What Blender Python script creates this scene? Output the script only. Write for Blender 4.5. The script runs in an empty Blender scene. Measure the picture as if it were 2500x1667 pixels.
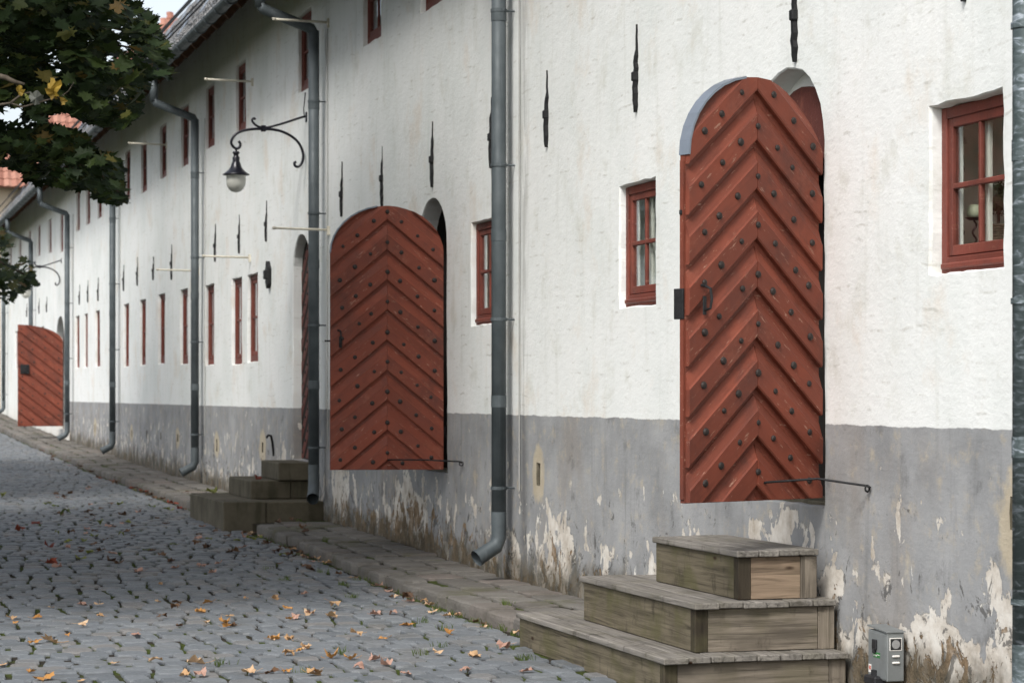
import bpy, math, random
from mathutils import Vector, Matrix, noise
from mathutils.geometry import delaunay_2d_cdt
R = math.radians
rnd = random.Random(7)
scene = bpy.context.scene
col = scene.collection

# ------------------------------------------------------------------ camera, sky, sun, exposure
CAM = Vector((-5.6, 0.0, 1.68)); YAW = R(15.85); FPX = 5902.0     # focal length in pixels of a 2500 px wide frame
cd = bpy.data.cameras.new('camera'); cam = bpy.data.objects.new('camera', cd); col.objects.link(cam)
cam.location = CAM; cam.rotation_euler = (R(90), 0, -YAW)
cd.sensor_width = 36.0; cd.lens = 36.0 * FPX / 2500.0; cd.shift_y = (962 - 833.5) / 2500.0
cd.clip_start = 0.1; cd.clip_end = 600
cd.dof.use_dof = True; cd.dof.focus_distance = 14.5; cd.dof.aperture_fstop = 5.6
scene.camera = cam
CA, SA = math.cos(YAW), math.sin(YAW)
def cam_px(p):
    m, y = p[0] - CAM.x, p[1]
    z = m * SA + y * CA
    if z < .5: return -9999, -9999, z
    return 1250 + FPX * (m * CA - y * SA) / z, 962 - FPX * (p[2] - CAM.z) / z, z
def ray_at(x, y, d):
    xc = (x - 1250) / FPX * d
    return Vector((CAM.x + xc * CA + d * SA, d * CA - xc * SA, CAM.z - (y - 962) * d / FPX))

SUN_EL, SUN_AZ = 48.0, 222.0                                    # compass angle of the sun, 0 = +Y, 90 = +X
w = bpy.data.worlds.new('World'); scene.world = w; w.use_nodes = True
wn = w.node_tree; wn.nodes.clear()
sky = wn.nodes.new('ShaderNodeTexSky'); sky.sky_type = 'NISHITA'; sky.sun_disc = False
sky.sun_elevation = R(SUN_EL); sky.sun_rotation = R(SUN_AZ); sky.dust_density = 3.0; sky.air_density = 1.0; sky.ozone_density = 1.0
bg = wn.nodes.new('ShaderNodeBackground'); bg.inputs[1].default_value = 0.15
wo = wn.nodes.new('ShaderNodeOutputWorld'); hs_ = wn.nodes.new('ShaderNodeHueSaturation'); hs_.inputs['Saturation'].default_value = .42        # thin high haze
wn.links.new(sky.outputs[0], hs_.inputs['Color']); wn.links.new(hs_.outputs[0], bg.inputs[0]); wn.links.new(bg.outputs[0], wo.inputs[0])
sl = bpy.data.lights.new('sun', 'SUN'); sun = bpy.data.objects.new('sun', sl); col.objects.link(sun)
sl.energy = 1.65; sl.angle = R(15); sl.color = (1.0, .975, .935)
sd = Vector((math.sin(R(SUN_AZ)) * math.cos(R(SUN_EL)), math.cos(R(SUN_AZ)) * math.cos(R(SUN_EL)), math.sin(R(SUN_EL))))
sun.rotation_euler = sd.to_track_quat('Z', 'Y').to_euler(); sun.location = (-20, -20, 30)
vs = scene.view_settings; vs.view_transform = 'Standard'; vs.look = 'None'; vs.exposure = 0.68; vs.gamma = 1.0; vs.use_curve_mapping = False
scene.cycles.max_bounces = 6; scene.cycles.transparent_max_bounces = 12; scene.cycles.use_denoising = True

# ------------------------------------------------------------------ helpers: tags, meshes
def tag(o, label=None, cat=None, group=None, kind=None):
    if label: o['label'] = label
    if cat: o['category'] = cat
    if group: o['group'] = group
    if kind: o['kind'] = kind
    return o
def link(name, data, parent=None, loc=None, rz=None):
    o = bpy.data.objects.new(name, data); col.objects.link(o)
    if parent is not None: o.parent = parent
    if loc is not None: o.location = loc
    if rz is not None: o.rotation_euler = (0, 0, rz)
    return o
def empty(name, loc=(0, 0, 0), rz=0): return link(name, None, None, loc, rz)

class MB:
    def __init__(s): s.v = []; s.f = []; s.m = []
    def add(s, vs_, fs, mi=0):
        o = len(s.v); s.v += [tuple(p) for p in vs_]; s.f += [tuple(i + o for i in f) for f in fs]; s.m += [mi] * len(fs)
    def box(s, x0, x1, y0, y1, z0, z1, c=0.0, mi=0):
        if c <= 0:
            s.add([(x, y, z) for x in (x0, x1) for y in (y0, y1) for z in (z0, z1)],
                  [(0, 1, 3, 2), (4, 6, 7, 5), (0, 4, 5, 1), (2, 3, 7, 6), (0, 2, 6, 4), (1, 5, 7, 3)], mi); return
        lo = (x0, y0, z0); hi = (x1, y1, z1); V = []; idx = {}
        for k in range(8):
            b = (k >> 2 & 1, k >> 1 & 1, k & 1)
            for a in range(3):
                p = [(hi[i] if b[i] else lo[i]) for i in range(3)]
                for i in range(3):
                    if i != a: p[i] += -c if b[i] else c
                idx[(b, a)] = len(V); V.append(p)
        F = []
        for a in range(3):
            o1, o2 = [(1, 2), (2, 0), (0, 1)][a]
            for s_ in (0, 1):
                q = []
                for u, v in ((0, 0), (1, 0), (1, 1), (0, 1)):
                    b = [0, 0, 0]; b[a] = s_; b[o1] = u; b[o2] = v; q.append(idx[(tuple(b), a)])
                F.append(q if s_ else q[::-1])
            for u in (0, 1):
                for v in (0, 1):
                    b0 = [0, 0, 0]; b1 = [0, 0, 0]; b0[o1] = b1[o1] = u; b0[o2] = b1[o2] = v; b1[a] = 1
                    F.append((idx[(tuple(b0), o1)], idx[(tuple(b1), o1)], idx[(tuple(b1), o2)], idx[(tuple(b0), o2)]))
        for k in range(8):
            b = (k >> 2 & 1, k >> 1 & 1, k & 1); F.append((idx[(b, 0)], idx[(b, 1)], idx[(b, 2)]))
        s.add(V, F, mi)
    def tube(s, pts, r, seg=8, caps=True, mi=0):
        pts = [Vector(p) for p in pts]; rs = r if isinstance(r, (list, tuple)) else [r] * len(pts)
        rings = []; up = None
        for i, p in enumerate(pts):
            t = (pts[min(i + 1, len(pts) - 1)] - pts[max(i - 1, 0)])
            if t.length < 1e-9: t = Vector((0, 0, 1))
            t.normalize()
            if up is None:
                up = Vector((0, 0, 1)) if abs(t.z) < .9 else Vector((1, 0, 0))
            a = t.cross(up)
            if a.length < 1e-6: a = t.cross(Vector((0, 1, 0)))
            a.normalize(); b = a.cross(t).normalized(); up = b
            rings.append([p + (a * math.cos(2 * math.pi * k / seg) + b * math.sin(2 * math.pi * k / seg)) * rs[i] for k in range(seg)])
        V = [q for rg in rings for q in rg]; F = []
        for i in range(len(pts) - 1):
            for k in range(seg):
                k2 = (k + 1) % seg; F.append((i * seg + k, i * seg + k2, (i + 1) * seg + k2, (i + 1) * seg + k))
        if caps: F.append(tuple(range(seg))[::-1]); F.append(tuple((len(pts) - 1) * seg + k for k in range(seg)))
        s.add(V, F, mi)
    def lathe(s, prof, c=(0, 0, 0), seg=16, mi=0):
        V = []; F = []
        for r, z in prof:
            for k in range(seg):
                a = 2 * math.pi * k / seg; V.append((c[0] + r * math.cos(a), c[1] + r * math.sin(a), c[2] + z))
        for i in range(len(prof) - 1):
            for k in range(seg):
                k2 = (k + 1) % seg; F.append((i * seg + k, i * seg + k2, (i + 1) * seg + k2, (i + 1) * seg + k))
        s.add(V, F, mi)
    def prism(s, poly, fn, h0, h1, mi=0):           # poly of 2D points, fn(u, v, h) -> 3D
        n = len(poly); V = [fn(u, v, h0) for u, v in poly] + [fn(u, v, h1) for u, v in poly]
        F = [tuple(range(n))[::-1], tuple(range(n, 2 * n))] + [(i, (i + 1) % n, n + (i + 1) % n, n + i) for i in range(n)]
        s.add(V, F, mi)
    def mesh(s, name, mats, smooth=False):
        me = bpy.data.meshes.new(name); me.from_pydata(s.v, [], s.f)
        for m in (mats if isinstance(mats, (list, tuple)) else [mats]): me.materials.append(m)
        if any(s.m): me.polygons.foreach_set('material_index', s.m)
        if smooth: me.polygons.foreach_set('use_smooth', [True] * len(s.f))
        me.update(); return me
    def build(s, name, mats, parent=None, loc=None, smooth=False, rz=None):
        return link(name, s.mesh(name, mats, smooth), parent, loc, rz)

# ------------------------------------------------------------------ helpers: node materials
class G:
    def __init__(s, name, rough=.8, spec=.3, metal=0.0):
        s.mat = bpy.data.materials.new(name); s.mat.use_nodes = True; s.nt = s.mat.node_tree
        s.b = s.nt.nodes['Principled BSDF']; s.out = s.nt.nodes['Material Output']
        s.b.inputs['Roughness'].default_value = rough; s.b.inputs['Specular IOR Level'].default_value = spec
        s.b.inputs['Metallic'].default_value = metal
    def n(s, t, **kw):
        nd = s.nt.nodes.new(t)
        for k, v in kw.items(): setattr(nd, k, v)
        return nd
    def put(s, sock, v):
        if isinstance(v, bpy.types.NodeSocket): s.nt.links.new(v, sock)
        elif isinstance(v, (tuple, list)) and len(v) == 3 and sock.type == 'RGBA': sock.default_value = (*v, 1)
        else: sock.default_value = v
    def pos(s): return s.n('ShaderNodeNewGeometry').outputs['Position']
    def obj(s): return s.n('ShaderNodeTexCoord').outputs['Object']
    def rand(s):
        a = s.n('ShaderNodeObjectInfo').outputs['Random']; b = s.n('ShaderNodeNewGeometry').outputs['Random Per Island']
        return s.m('FRACT', s.m('ADD', a, b))
    def sep(s, v):
        x = s.n('ShaderNodeSeparateXYZ'); s.put(x.inputs[0], v); return x.outputs
    def scale(s, v, sc):
        x = s.n('ShaderNodeVectorMath', operation='MULTIPLY'); s.put(x.inputs[0], v); x.inputs[1].default_value = sc; return x.outputs[0]
    def shift(s, v, k):                             # offset the texture by a random scalar
        x = s.n('ShaderNodeVectorMath', operation='ADD'); s.put(x.inputs[0], v); c = s.n('ShaderNodeCombineXYZ')
        q = s.m('MULTIPLY', k, 37.0)
        for i in range(3): s.put(c.inputs[i], q)
        s.put(x.inputs[1], c.outputs[0]); return x.outputs[0]
    def noise(s, v, sc, det=4, ro=.55, dist=0):
        x = s.n('ShaderNodeTexNoise'); s.put(x.inputs['Vector'], v); x.inputs['Scale'].default_value = sc
        x.inputs['Detail'].default_value = det; x.inputs['Roughness'].default_value = ro; x.inputs['Distortion'].default_value = dist
        return x.outputs['Fac']
    def m(s, op, a, b=0.0, clamp=False):
        x = s.n('ShaderNodeMath', operation=op, use_clamp=clamp); s.put(x.inputs[0], a); s.put(x.inputs[1], b); return x.outputs[0]
    def ss(s, f, a, b):
        x = s.n('ShaderNodeMapRange', interpolation_type='SMOOTHSTEP'); s.put(x.inputs[0], f); s.put(x.inputs[1], a); s.put(x.inputs[2], b); return x.outputs[0]
    def mix(s, f, a, b, bt='MIX'):
        x = s.n('ShaderNodeMix', data_type='RGBA', blend_type=bt); s.put(x.inputs[0], f); s.put(x.inputs[6], a); s.put(x.inputs[7], b); return x.outputs[2]
    def ramp(s, f, *st):
        x = s.n('ShaderNodeValToRGB'); s.put(x.inputs[0], f); e = x.color_ramp.elements
        while len(e) < len(st): e.new(.5)
        for q, (p, c) in zip(e, st): q.position = p; q.color = (*c, 1)
        return x.outputs[0]
    def bump(s, h, st=1.0, d=.01, nrm=None):
        x = s.n('ShaderNodeBump'); x.inputs['Strength'].default_value = st; x.inputs['Distance'].default_value = d; s.put(x.inputs['Height'], h)
        if nrm is not None: s.put(x.inputs['Normal'], nrm)
        s.put(s.b.inputs['Normal'], x.outputs[0]); return x.outputs[0]
    def col(s, c): s.put(s.b.inputs['Base Color'], c)
    def rough(s, c): s.put(s.b.inputs['Roughness'], c)

M = {}
def simple(name, c, rough=.7, metal=0.0, spec=.3, var=.25, nsc=8.0, bump=0.0, bsc=40.0):
    g = G(name, rough, spec, metal); p = g.obj(); n1 = g.noise(p, nsc, 5)
    lo = tuple(x * (1 - var) for x in c); hi = tuple(min(1, x * (1 + var)) for x in c)
    g.col(g.ramp(n1, (.3, lo), (.7, hi)))
    if bump: g.bump(g.noise(p, bsc, 5), 1.0, bump)
    M[name] = g.mat; return g

def wall_material(upper=False):
    g = G('limewashed_plaster_upper' if upper else 'limewashed_plaster', .92, .15); p = g.pos(); x, y, z = g.sep(p)
    base = g.m('ADD', g.m('MAXIMUM', g.m('MULTIPLY', g.m('SUBTRACT', y, 20.0), .0115), 0.0), .12)
    h = g.m('SUBTRACT', z, base)
    low = g.noise(p, .8, 3); mid = g.noise(p, 5, 4, .6); fine = g.noise(p, 38, 4, .65)
    st = g.noise(g.scale(p, (3, 3, .3)), 2.2, 6, .6)
    white = g.ramp(low, (.3, (.80, .805, .785)), (.5, (.765, .78, .76)), (.72, (.69, .715, .69)))
    white = g.mix(g.m('MULTIPLY', g.ss(st, .52, .78), .33), white, (.50, .51, .45))
    white = g.mix(g.m('MULTIPLY', g.ss(g.noise(p, 1.1, 6, .65), .53, .70), .55), white, (.66, .585, .49))
    white = g.mix(g.m('MULTIPLY', g.ss(g.noise(p, 2.6, 7, .68), .52, .70), .42), white, (.55, .55, .48))
    white = g.mix(g.ss(g.noise(g.scale(p, (7, 7, 12)), 1.5, 6, .78), .665, .75), white, (.44, .43, .38))
    course = g.m('SINE', g.m('ADD', g.m('MULTIPLY', z, 72.0), g.m('MULTIPLY', g.noise(p, 1.3, 3), 14.0)))
    smud = g.m('MULTIPLY', g.ss(course, .72, .98), g.ss(g.noise(g.scale(p, (2, 2, 3)), 1.7, 6, .7), .52, .66))
    white = g.mix(g.m('MULTIPLY', smud, .5), white, (.42, .41, .36))
    pipe_band = g.m('SUBTRACT', 1.0, g.m('MINIMUM', g.m('ABSOLUTE', g.m('DIVIDE', g.m('SUBTRACT', y, 19.36), .17)), 1.0))  # darker vertical band on the wall beside the second downpipe
    white = g.mix(g.m('MULTIPLY', pipe_band, g.m('MULTIPLY', g.ss(g.noise(g.scale(p, (6, 6, 1)), 2, 5), .35, .6), .7)), white, (.40, .40, .38))
    if upper:
        g.col(white); hh = g.m('ADD', g.m('MULTIPLY', fine, .35), g.m('MULTIPLY', mid, .9))
        hh = g.m('ADD', hh, g.m('MULTIPLY', g.noise(g.scale(p, (4, 4, 11)), 2.2, 3, .6), .45)); g.bump(hh, .8, .008); M['wall_upper'] = g.mat; return
    # grey painted plinth
    gr = g.ramp(g.noise(p, 1.7, 6, .6), (.25, (.20, .204, .207)), (.5, (.288, .293, .296)), (.75, (.37, .373, .373)))
    gr = g.mix(g.m('MULTIPLY', g.ss(g.noise(g.scale(p, (1, 1, .5)), 1.3, 4), .5, .7), .6), gr, (.26, .235, .21))
    gr = g.mix(g.m('MULTIPLY', g.ss(st, .55, .75), .45), gr, (.15, .15, .15))
    gr = g.mix(g.m('MULTIPLY', g.ss(g.noise(p, 3.2, 7, .7), .56, .68), .55), gr, (.13, .13, .13))
    gr = g.mix(g.m('MULTIPLY', pipe_band, .75), gr, (.10, .10, .10))
    gr = g.mix(g.m('MULTIPLY', g.ss(fine, .55, .8), .35), gr, (.36, .36, .36))
    edge = g.m('ADD', g.m('MULTIPLY', g.m('SUBTRACT', mid, .5), .035), 1.505)
    pl = g.m('MULTIPLY', g.m('SUBTRACT', 1.0, g.ss(z, g.m('SUBTRACT', edge, .004), g.m('ADD', edge, .004))), g.m('LESS_THAN', y, 58.35))
    # local patches: (centre y, centre z, half width, half height, kind)
    def blob(yc, zc, wy, wz):
        a = g.m('DIVIDE', g.m('SUBTRACT', y, yc), wy); b = g.m('DIVIDE', g.m('SUBTRACT', z, zc), wz)
        return g.m('SUBTRACT', 1.0, g.m('ADD', g.m('MULTIPLY', a, a), g.m('MULTIPLY', b, b)))
    peelb = None; tanb = None
    for a in ((18.35, .42, .55, .36), (13.7, .82, .62, .24), (11.7, .26, 1.25, .24), (10.85, .34, .24, .34), (23.4, .55, .9, .5), (30.4, .75, .35, .5), (26.8, .6, .6, .5), (12.95, .55, .2, .2), (19.6, .3, .2, .3)):
        q = g.m('MAXIMUM', blob(*a), 0.0); peelb = q if peelb is None else g.m('MAXIMUM', peelb, q)
    for a in ((18.93, 1.02, .2, .27), (10.62, 1.03, .3, .36), (31.88, .97, .3, .27), (35.86, .93, .3, .22), (39.96, .95, .25, .2), (46.24, .93, .3, .2), (52.7, .95, .35, .25)):
        q = g.m('MAXIMUM', blob(*a), 0.0); tanb = q if tanb is None else g.m('MAXIMUM', tanb, q)
    cr = g.mix(g.m('MULTIPLY', g.ss(g.m('ADD', tanb, g.m('MULTIPLY', g.m('SUBTRACT', g.noise(p, 7, 5, .65), .5), 1.6)), .0, .55), .92), gr, g.mix(mid, (.36, .30, .21), (.54, .48, .37)))
    # flaking: vertical flakes, more towards the foot of the wall
    fl = g.noise(g.scale(p, (3.0, 3.0, 2.5)), 1.35, 7, .62, .35)
    thr = g.m('SUBTRACT', g.m('ADD', g.m('ADD', .515, g.m('MULTIPLY', tanb, .25)), g.m('MULTIPLY', h, .135)), g.m('MULTIPLY', peelb, .20))
    peel = g.ss(fl, thr, g.m('ADD', thr, .012))
    flk = g.ramp(g.noise(p, 4, 6, .7), (.3, (.36, .31, .25)), (.5, (.58, .54, .48)), (.68, (.70, .68, .63)))
    cr = g.mix(peel, cr, flk)
    rub = g.noise(g.scale(p, (3, 3, 2.4)), 1.9, 5, .7, .6)
    thr2 = g.m('SUBTRACT', g.m('ADD', .525, g.m('MULTIPLY', h, .36)), g.m('ADD', g.m('MULTIPLY', peelb, .08), g.m('MULTIPLY', g.m('MAXIMUM', blob(23.5, .25, 3.8, .75), 0.0), .11)))
    rubm = g.ss(rub, thr2, g.m('ADD', thr2, .02))
    rc = g.ramp(g.noise(p, 9, 6, .7), (.3, (.09, .065, .04)), (.5, (.24, .17, .105)), (.7, (.42, .36, .29)))
    scf = g.m('MULTIPLY', g.ss(g.noise(g.scale(p, (2.2, 2.2, 2.0)), 2.6, 8, .74, .8), g.m('ADD', .505, g.m('MULTIPLY', h, .14)), g.m('ADD', .545, g.m('MULTIPLY', h, .14))), .8)
    cr = g.mix(scf, cr, (.085, .083, .08))
    cr = g.mix(rubm, cr, rc)
    fk2 = g.noise(g.scale(p, (9, 9, 3.2)), 1.2, 4, .6)
    cr = g.mix(g.ss(fk2, g.m('ADD', .68, g.m('MULTIPLY', h, .05)), g.m('ADD', .69, g.m('MULTIPLY', h, .05))), cr, (.68, .66, .61))
    damp = g.m('MULTIPLY', g.ss(g.m('SUBTRACT', g.m('MULTIPLY', g.noise(p, 2.3, 6, .65), .9), h), .12, .42), .8)
    cr = g.mix(damp, cr, g.mix(g.ss(mid, .4, .6), (.055, .05, .035), (.11, .09, .06)))
    soft = g.mix(g.m('MULTIPLY', g.ss(g.m('SUBTRACT', .75, h), 0.0, .7), .5), white, flk)
    both = g.mix(pl, soft, cr)
    above = g.m('GREATER_THAN', z, 1.46)
    lowmask = g.m('SUBTRACT', 1.0, above)
    g.col(both)
    hh = g.m('ADD', g.m('MULTIPLY', fine, .35), g.m('MULTIPLY', mid, .9))
    hh = g.m('ADD', hh, g.m('MULTIPLY', g.noise(g.scale(p, (4, 4, 11)), 2.2, 3, .6), .45))
    hh = g.m('SUBTRACT', hh, g.m('MULTIPLY', g.m('MULTIPLY', peel, lowmask), .5))
    hh = g.m('SUBTRACT', hh, g.m('MULTIPLY', g.m('MULTIPLY', rubm, lowmask), g.m('ADD', .5, g.m('MULTIPLY', fine, 2.2))))
    g.bump(hh, .8, .008)
    M['wall'] = g.mat
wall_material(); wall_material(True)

def paint_material(name, c, wear=.5):
    g = G(name, .62, .35); p = g.obj(); r = g.rand(); q = g.shift(p, r)
    grain = g.noise(g.scale(q, (2.5, 22, 22)), 1.6, 7, .65); blot = g.noise(q, 3.5, 5, .6)
    lo = tuple(v * .62 for v in c); hi = tuple(v * 1.22 for v in c)
    a = g.ramp(blot, (.28, lo), (.5, c), (.75, hi))
    a = g.mix(g.m('MULTIPLY', g.ss(grain, .52, .75), .45), a, tuple(v * .45 for v in c))
    a = g.mix(g.m('MULTIPLY', g.ss(r, .0, 1.0), .5), a, tuple(v * .62 for v in c))
    ch = g.noise(g.scale(q, (5, 26, 26)), 1.5, 8, .75)
    a = g.mix(g.m('MULTIPLY', g.ss(ch, .60, .66), wear), a, (.32, .17, .12))
    a = g.mix(g.m('MULTIPLY', g.ss(g.noise(g.scale(q, (8, 20, 20)), 2.2, 8, .75), .69, .73), wear), a, (.07, .03, .022))
    wp = g.pos(); a = g.mix(g.m('MULTIPLY', g.ss(g.noise(g.scale(wp, (1, 1, .6)), 2.4, 7, .7), .50, .68), .55), a, (.062, .022, .016))
    a = g.mix(g.m('MULTIPLY', g.ss(g.noise(wp, 3.1, 7, .72), .56, .70), .40), a, (.25, .085, .052))
    g.col(a); g.rough(g.ramp(blot, (.3, (.5, .5, .5)), (.7, (.75, .75, .75))))
    g.bump(g.m('ADD', grain, g.m('MULTIPLY', ch, .7)), .6, .004); M[name] = g.mat
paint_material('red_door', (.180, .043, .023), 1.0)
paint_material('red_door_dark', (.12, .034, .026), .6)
paint_material('red_window', (.18, .046, .031), .6)

def wood_material(name, c, green=.3, side=False):
    g = G(name, .85, .15); p = g.obj(); r = g.rand(); q = g.shift(p, r)
    gn = g.noise(g.scale(q, (1.2, 26, 26)), 1.5, 7, .6, .5); bl = g.noise(g.scale(q, (1.5, 5, 5)), 1.4, 4)
    a = g.ramp(gn, (.30, tuple(v * .32 for v in c)), (.48, c), (.72, tuple(v * 1.5 for v in c)))
    a = g.mix(g.m('MULTIPLY', g.ss(bl, .48, .72), .6), a, tuple(v * .42 for v in c))
    a = g.mix(g.m('MULTIPLY', r, .35), a, tuple(v * .6 for v in c))
    a = g.mix(g.m('MULTIPLY', g.ss(g.noise(g.scale(q, (4, 2, 2)), 1.6, 6, .7), .55, .68), .6), a, (.035, .03, .022))
    a = g.mix(g.m('MULTIPLY', g.ss(g.noise(q, 3.5, 5), .45, .65), green), a, (.095, .088, .045))
    kn = g.n('ShaderNodeTexVoronoi', feature='DISTANCE_TO_EDGE'); kn.inputs['Scale'].default_value = 1.0
    d = g.n('ShaderNodeTexVoronoi', feature='F1'); g.put(d.inputs['Vector'], g.scale(q, (2.2, 6, 6))); d.inputs['Scale'].default_value = 1.0
    a = g.mix(g.m('SUBTRACT', 1.0, g.ss(d.outputs['Distance'], .04, .11)), a, (.035, .02, .012))
    g.col(a); g.bump(gn, .9, .006); M[name] = g.mat
wood_material('weathered_wood', (.185, .158, .125), .35)
wood_material('tan_wood', (.25, .185, .13), .1)
wood_material('tread_wood', (.20, .185, .165), .22)
wood_material('dark_wood', (.048, .039, .028), .4)
wood_material('green_wood', (.135, .115, .08), .8)

def cobble_material():
    g = G('granite_setts', .62, .4); p = g.pos(); r = g.rand()
    a = g.ramp(r, (0, (.098, .109, .119)), (.3, (.128, .141, .153)), (.6, (.152, .165, .176)), (.85, (.14, .145, .148)), (1, (.165, .158, .15)))
    sp = g.noise(p, 120, 3, .7); a = g.mix(g.m('MULTIPLY', g.ss(sp, .45, .75), .45), a, (.25, .26, .27))
    a = g.mix(g.m('MULTIPLY', g.ss(g.noise(p, 90, 3, .7), .5, .75), .5), a, (.06, .064, .067))
    a = g.mix(g.m('MULTIPLY', g.ss(g.noise(p, 2.0, 6, .65), .5, .7), .5), a, (.085, .085, .075))
    g.col(a); g.rough(g.ramp(g.noise(p, 30, 4), (.3, (.5, .5, .5)), (.7, (.78, .78, .78))))
    g.bump(g.m('ADD', g.noise(p, 22, 5, .6), g.m('MULTIPLY', sp, .3)), .7, .006); M['cobble'] = g.mat
    g = G('joint_soil', .95, .1); p = g.pos()
    f = g.noise(p, 1.4, 4); f2 = g.noise(p, 60, 4)
    a = g.mix(g.ss(f2, .35, .7), (.02, .017, .013), (.055, .048, .038))
    mo = g.mix(f2, (.022, .034, .008), (.075, .095, .02))
    a = g.mix(g.ss(f, .45, .56), a, mo); g.col(a); g.bump(f2, 1, .01); M['soil'] = g.mat
    g = G('paving_sandstone', .85, .2); p = g.pos(); r = g.rand()
    a = g.ramp(r, (0, (.135, .127, .115)), (.35, (.165, .155, .14)), (.7, (.125, .117, .105)), (1, (.18, .155, .138)))
    a = g.mix(g.m('MULTIPLY', g.ss(g.noise(p, 3, 6, .65), .45, .7), .6), a, (.075, .068, .056))
    a = g.mix(g.m('MULTIPLY', g.ss(g.noise(p, 70, 4, .7), .5, .75), .35), a, (.22, .21, .19))
    a = g.mix(g.m('MULTIPLY', g.ss(g.noise(p, 1.2, 6, .65), .56, .66), .55), a, (.085, .085, .045))
    g.col(a); g.bump(g.noise(g.scale(p, (1, 1, 2)), 18, 6, .65), .9, .012); M['paving'] = g.mat
    g = G('step_sandstone', .85, .2); p = g.pos()
    a = g.ramp(g.noise(p, 2.2, 6, .65), (.3, (.060, .052, .034)), (.6, (.118, .104, .075)), (.8, (.15, .135, .10)))
    a = g.mix(g.m('MULTIPLY', g.ss(g.noise(g.scale(p, (4, 4, .8)), 2, 6), .5, .7), .5), a, (.03, .03, .016))
    g.col(a); g.bump(g.noise(p, 60, 5, .7), .8, .006); M['stone'] = g.mat
cobble_material()

g = simple('zinc', (.155, .18, .195), .5, .15, .4, .22, 5)
p_ = g.obj(); st_ = g.noise(g.scale(p_, (14, 14, .6)), 1.5, 5); g.col(g.mix(g.m('MULTIPLY', g.ss(st_, .55, .75), .4), g.ramp(g.noise(p_, 4, 5), (.3, (.055, .068, .074)), (.7, (.10, .118, .126))), (.17, .19, .205)))
g.rough(g.ramp(g.noise(p_, 9, 5), (.3, (.45, .45, .45)), (.7, (.7, .7, .7))))
def galv():
    g = G('galvanised_zinc', .5, .4, .3); p = g.obj()
    f = g.noise(g.scale(p, (9, 9, 24)), 1.3, 3, .5, 1.2)
    g.col(g.ramp(f, (.38, (.06, .08, .082)), (.54, (.10, .125, .13)), (.63, (.20, .235, .26)), (.74, (.40, .44, .48)))); M['galv'] = g.mat  # pale wavy bands paint highlights into the zinc colour
galv()
simple('cap_sheet', (.24, .275, .325), .4, .5, .5, .15, 4)
simple('iron', (.016, .016, .017), .6, .3, .4, .4, 20, .003, 60)
simple('nail_iron', (.035, .028, .025), .55, .4, .4, .4, 20)
simple('cream_rod', (.62, .58, .48), .6, 0, .3, .15, 12)
simple('lamp_black', (.012, .012, .018), .28, .2, .5, .3, 12)
simple('dark_room', (.03, .027, .025), .9, 0, .1, .3, 3)  # near-black colour stands in for the shade of unlit interiors
simple('lining', (.84, .80, .73), .75, 0, .2, .08, 2)
simple('grey_lining', (.5, .53, .51), .8, 0, .2, .15, 3)
simple('curtain', (.38, .38, .36), .9, 0, .1, .25, 4)
simple('white_trim', (.68, .66, .60), .55, 0, .3, .08, 6)
simple('rafter', (.10, .055, .035), .85, 0, .15, .4, 6)
simple('roof_board', (.045, .038, .032), .9, 0, .1, .3, 6)
simple('candle', (.55, .57, .42), .5, 0, .3, .06, 5)
simple('box_steel', (.22, .235, .235), .5, .35, .4, .12, 9, .0015, 30)
simple('box_dark', (.02, .02, .022), .5)
simple('sticker_green', (.04, .17, .05), .5, 0, .3, .1)
simple('sticker_white', (.7, .68, .64), .5, 0, .3, .08)
simple('sticker_red', (.45, .06, .03), .5, 0, .3, .08)
simple('meter_glass', (.25, .25, .25), .2, 0, .6, .2)
simple('hook', (.12, .10, .09), .35, .8, .5, .3, 20)
simple('bark', (.075, .06, .045), .9, 0, .1, .5, 9, .02, 25)
simple('twig', (.07, .058, .045), .9, 0, .1, .5, 30)
simple('wicker', (.19, .14, .10), .8, 0, .2, .35, 30)
simple('cream_wall', (.55, .47, .36), .9, 0, .1, .2, 1)
simple('chimney_brick', (.10, .045, .035), .9, 0, .1, .3, 4)
simple('cable', (.36, .36, .34), .6, 0, .3, .1)
def tile_mat(name, a, b, c, rough=.55, spec=.45):
    g = G(name, rough, spec); r = g.rand(); p = g.pos()
    cc = g.ramp(r, (0, a), (.5, b), (1, c)); cc = g.mix(g.m('MULTIPLY', g.ss(g.noise(p, 6, 6, .7), .5, .72), .5), cc, tuple(v * .4 for v in a))
    g.col(cc); M[name] = g.mat
tile_mat('roof_tile', (.10, .10, .10), (.16, .158, .15), (.24, .23, .215), .4, .6)
tile_mat('red_tile', (.27, .12, .085), (.34, .16, .115), (.40, .21, .155), .75, .3)
def glass_mat(name, tint, fac):
    g = G(name); nt = g.nt; t = g.n('ShaderNodeBsdfTransparent'); g.put(t.inputs[0], tint)
    s_ = g.n('ShaderNodeBsdfGlossy'); s_.inputs['Roughness'].default_value = .04; s_.inputs['Color'].default_value = (.9, .95, 1, 1)
    lw = g.n('ShaderNodeLayerWeight'); lw.inputs['Blend'].default_value = .5
    mx = g.n('ShaderNodeMixShader'); g.put(mx.inputs[0], g.m('ADD', g.m('MULTIPLY', g.m('POWER', lw.outputs['Facing'], 5.0), .9), fac, True)); nt.links.new(t.outputs[0], mx.inputs[1]); nt.links.new(s_.outputs[0], mx.inputs[2])
    nt.links.new(mx.outputs[0], g.out.inputs[0]); M[name] = g.mat
glass_mat('pane_glass', (.93, .95, .94), .02)
simple('lamp_glass', (.62, .62, .56), .15, 0, .5, .04, 3)
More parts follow.
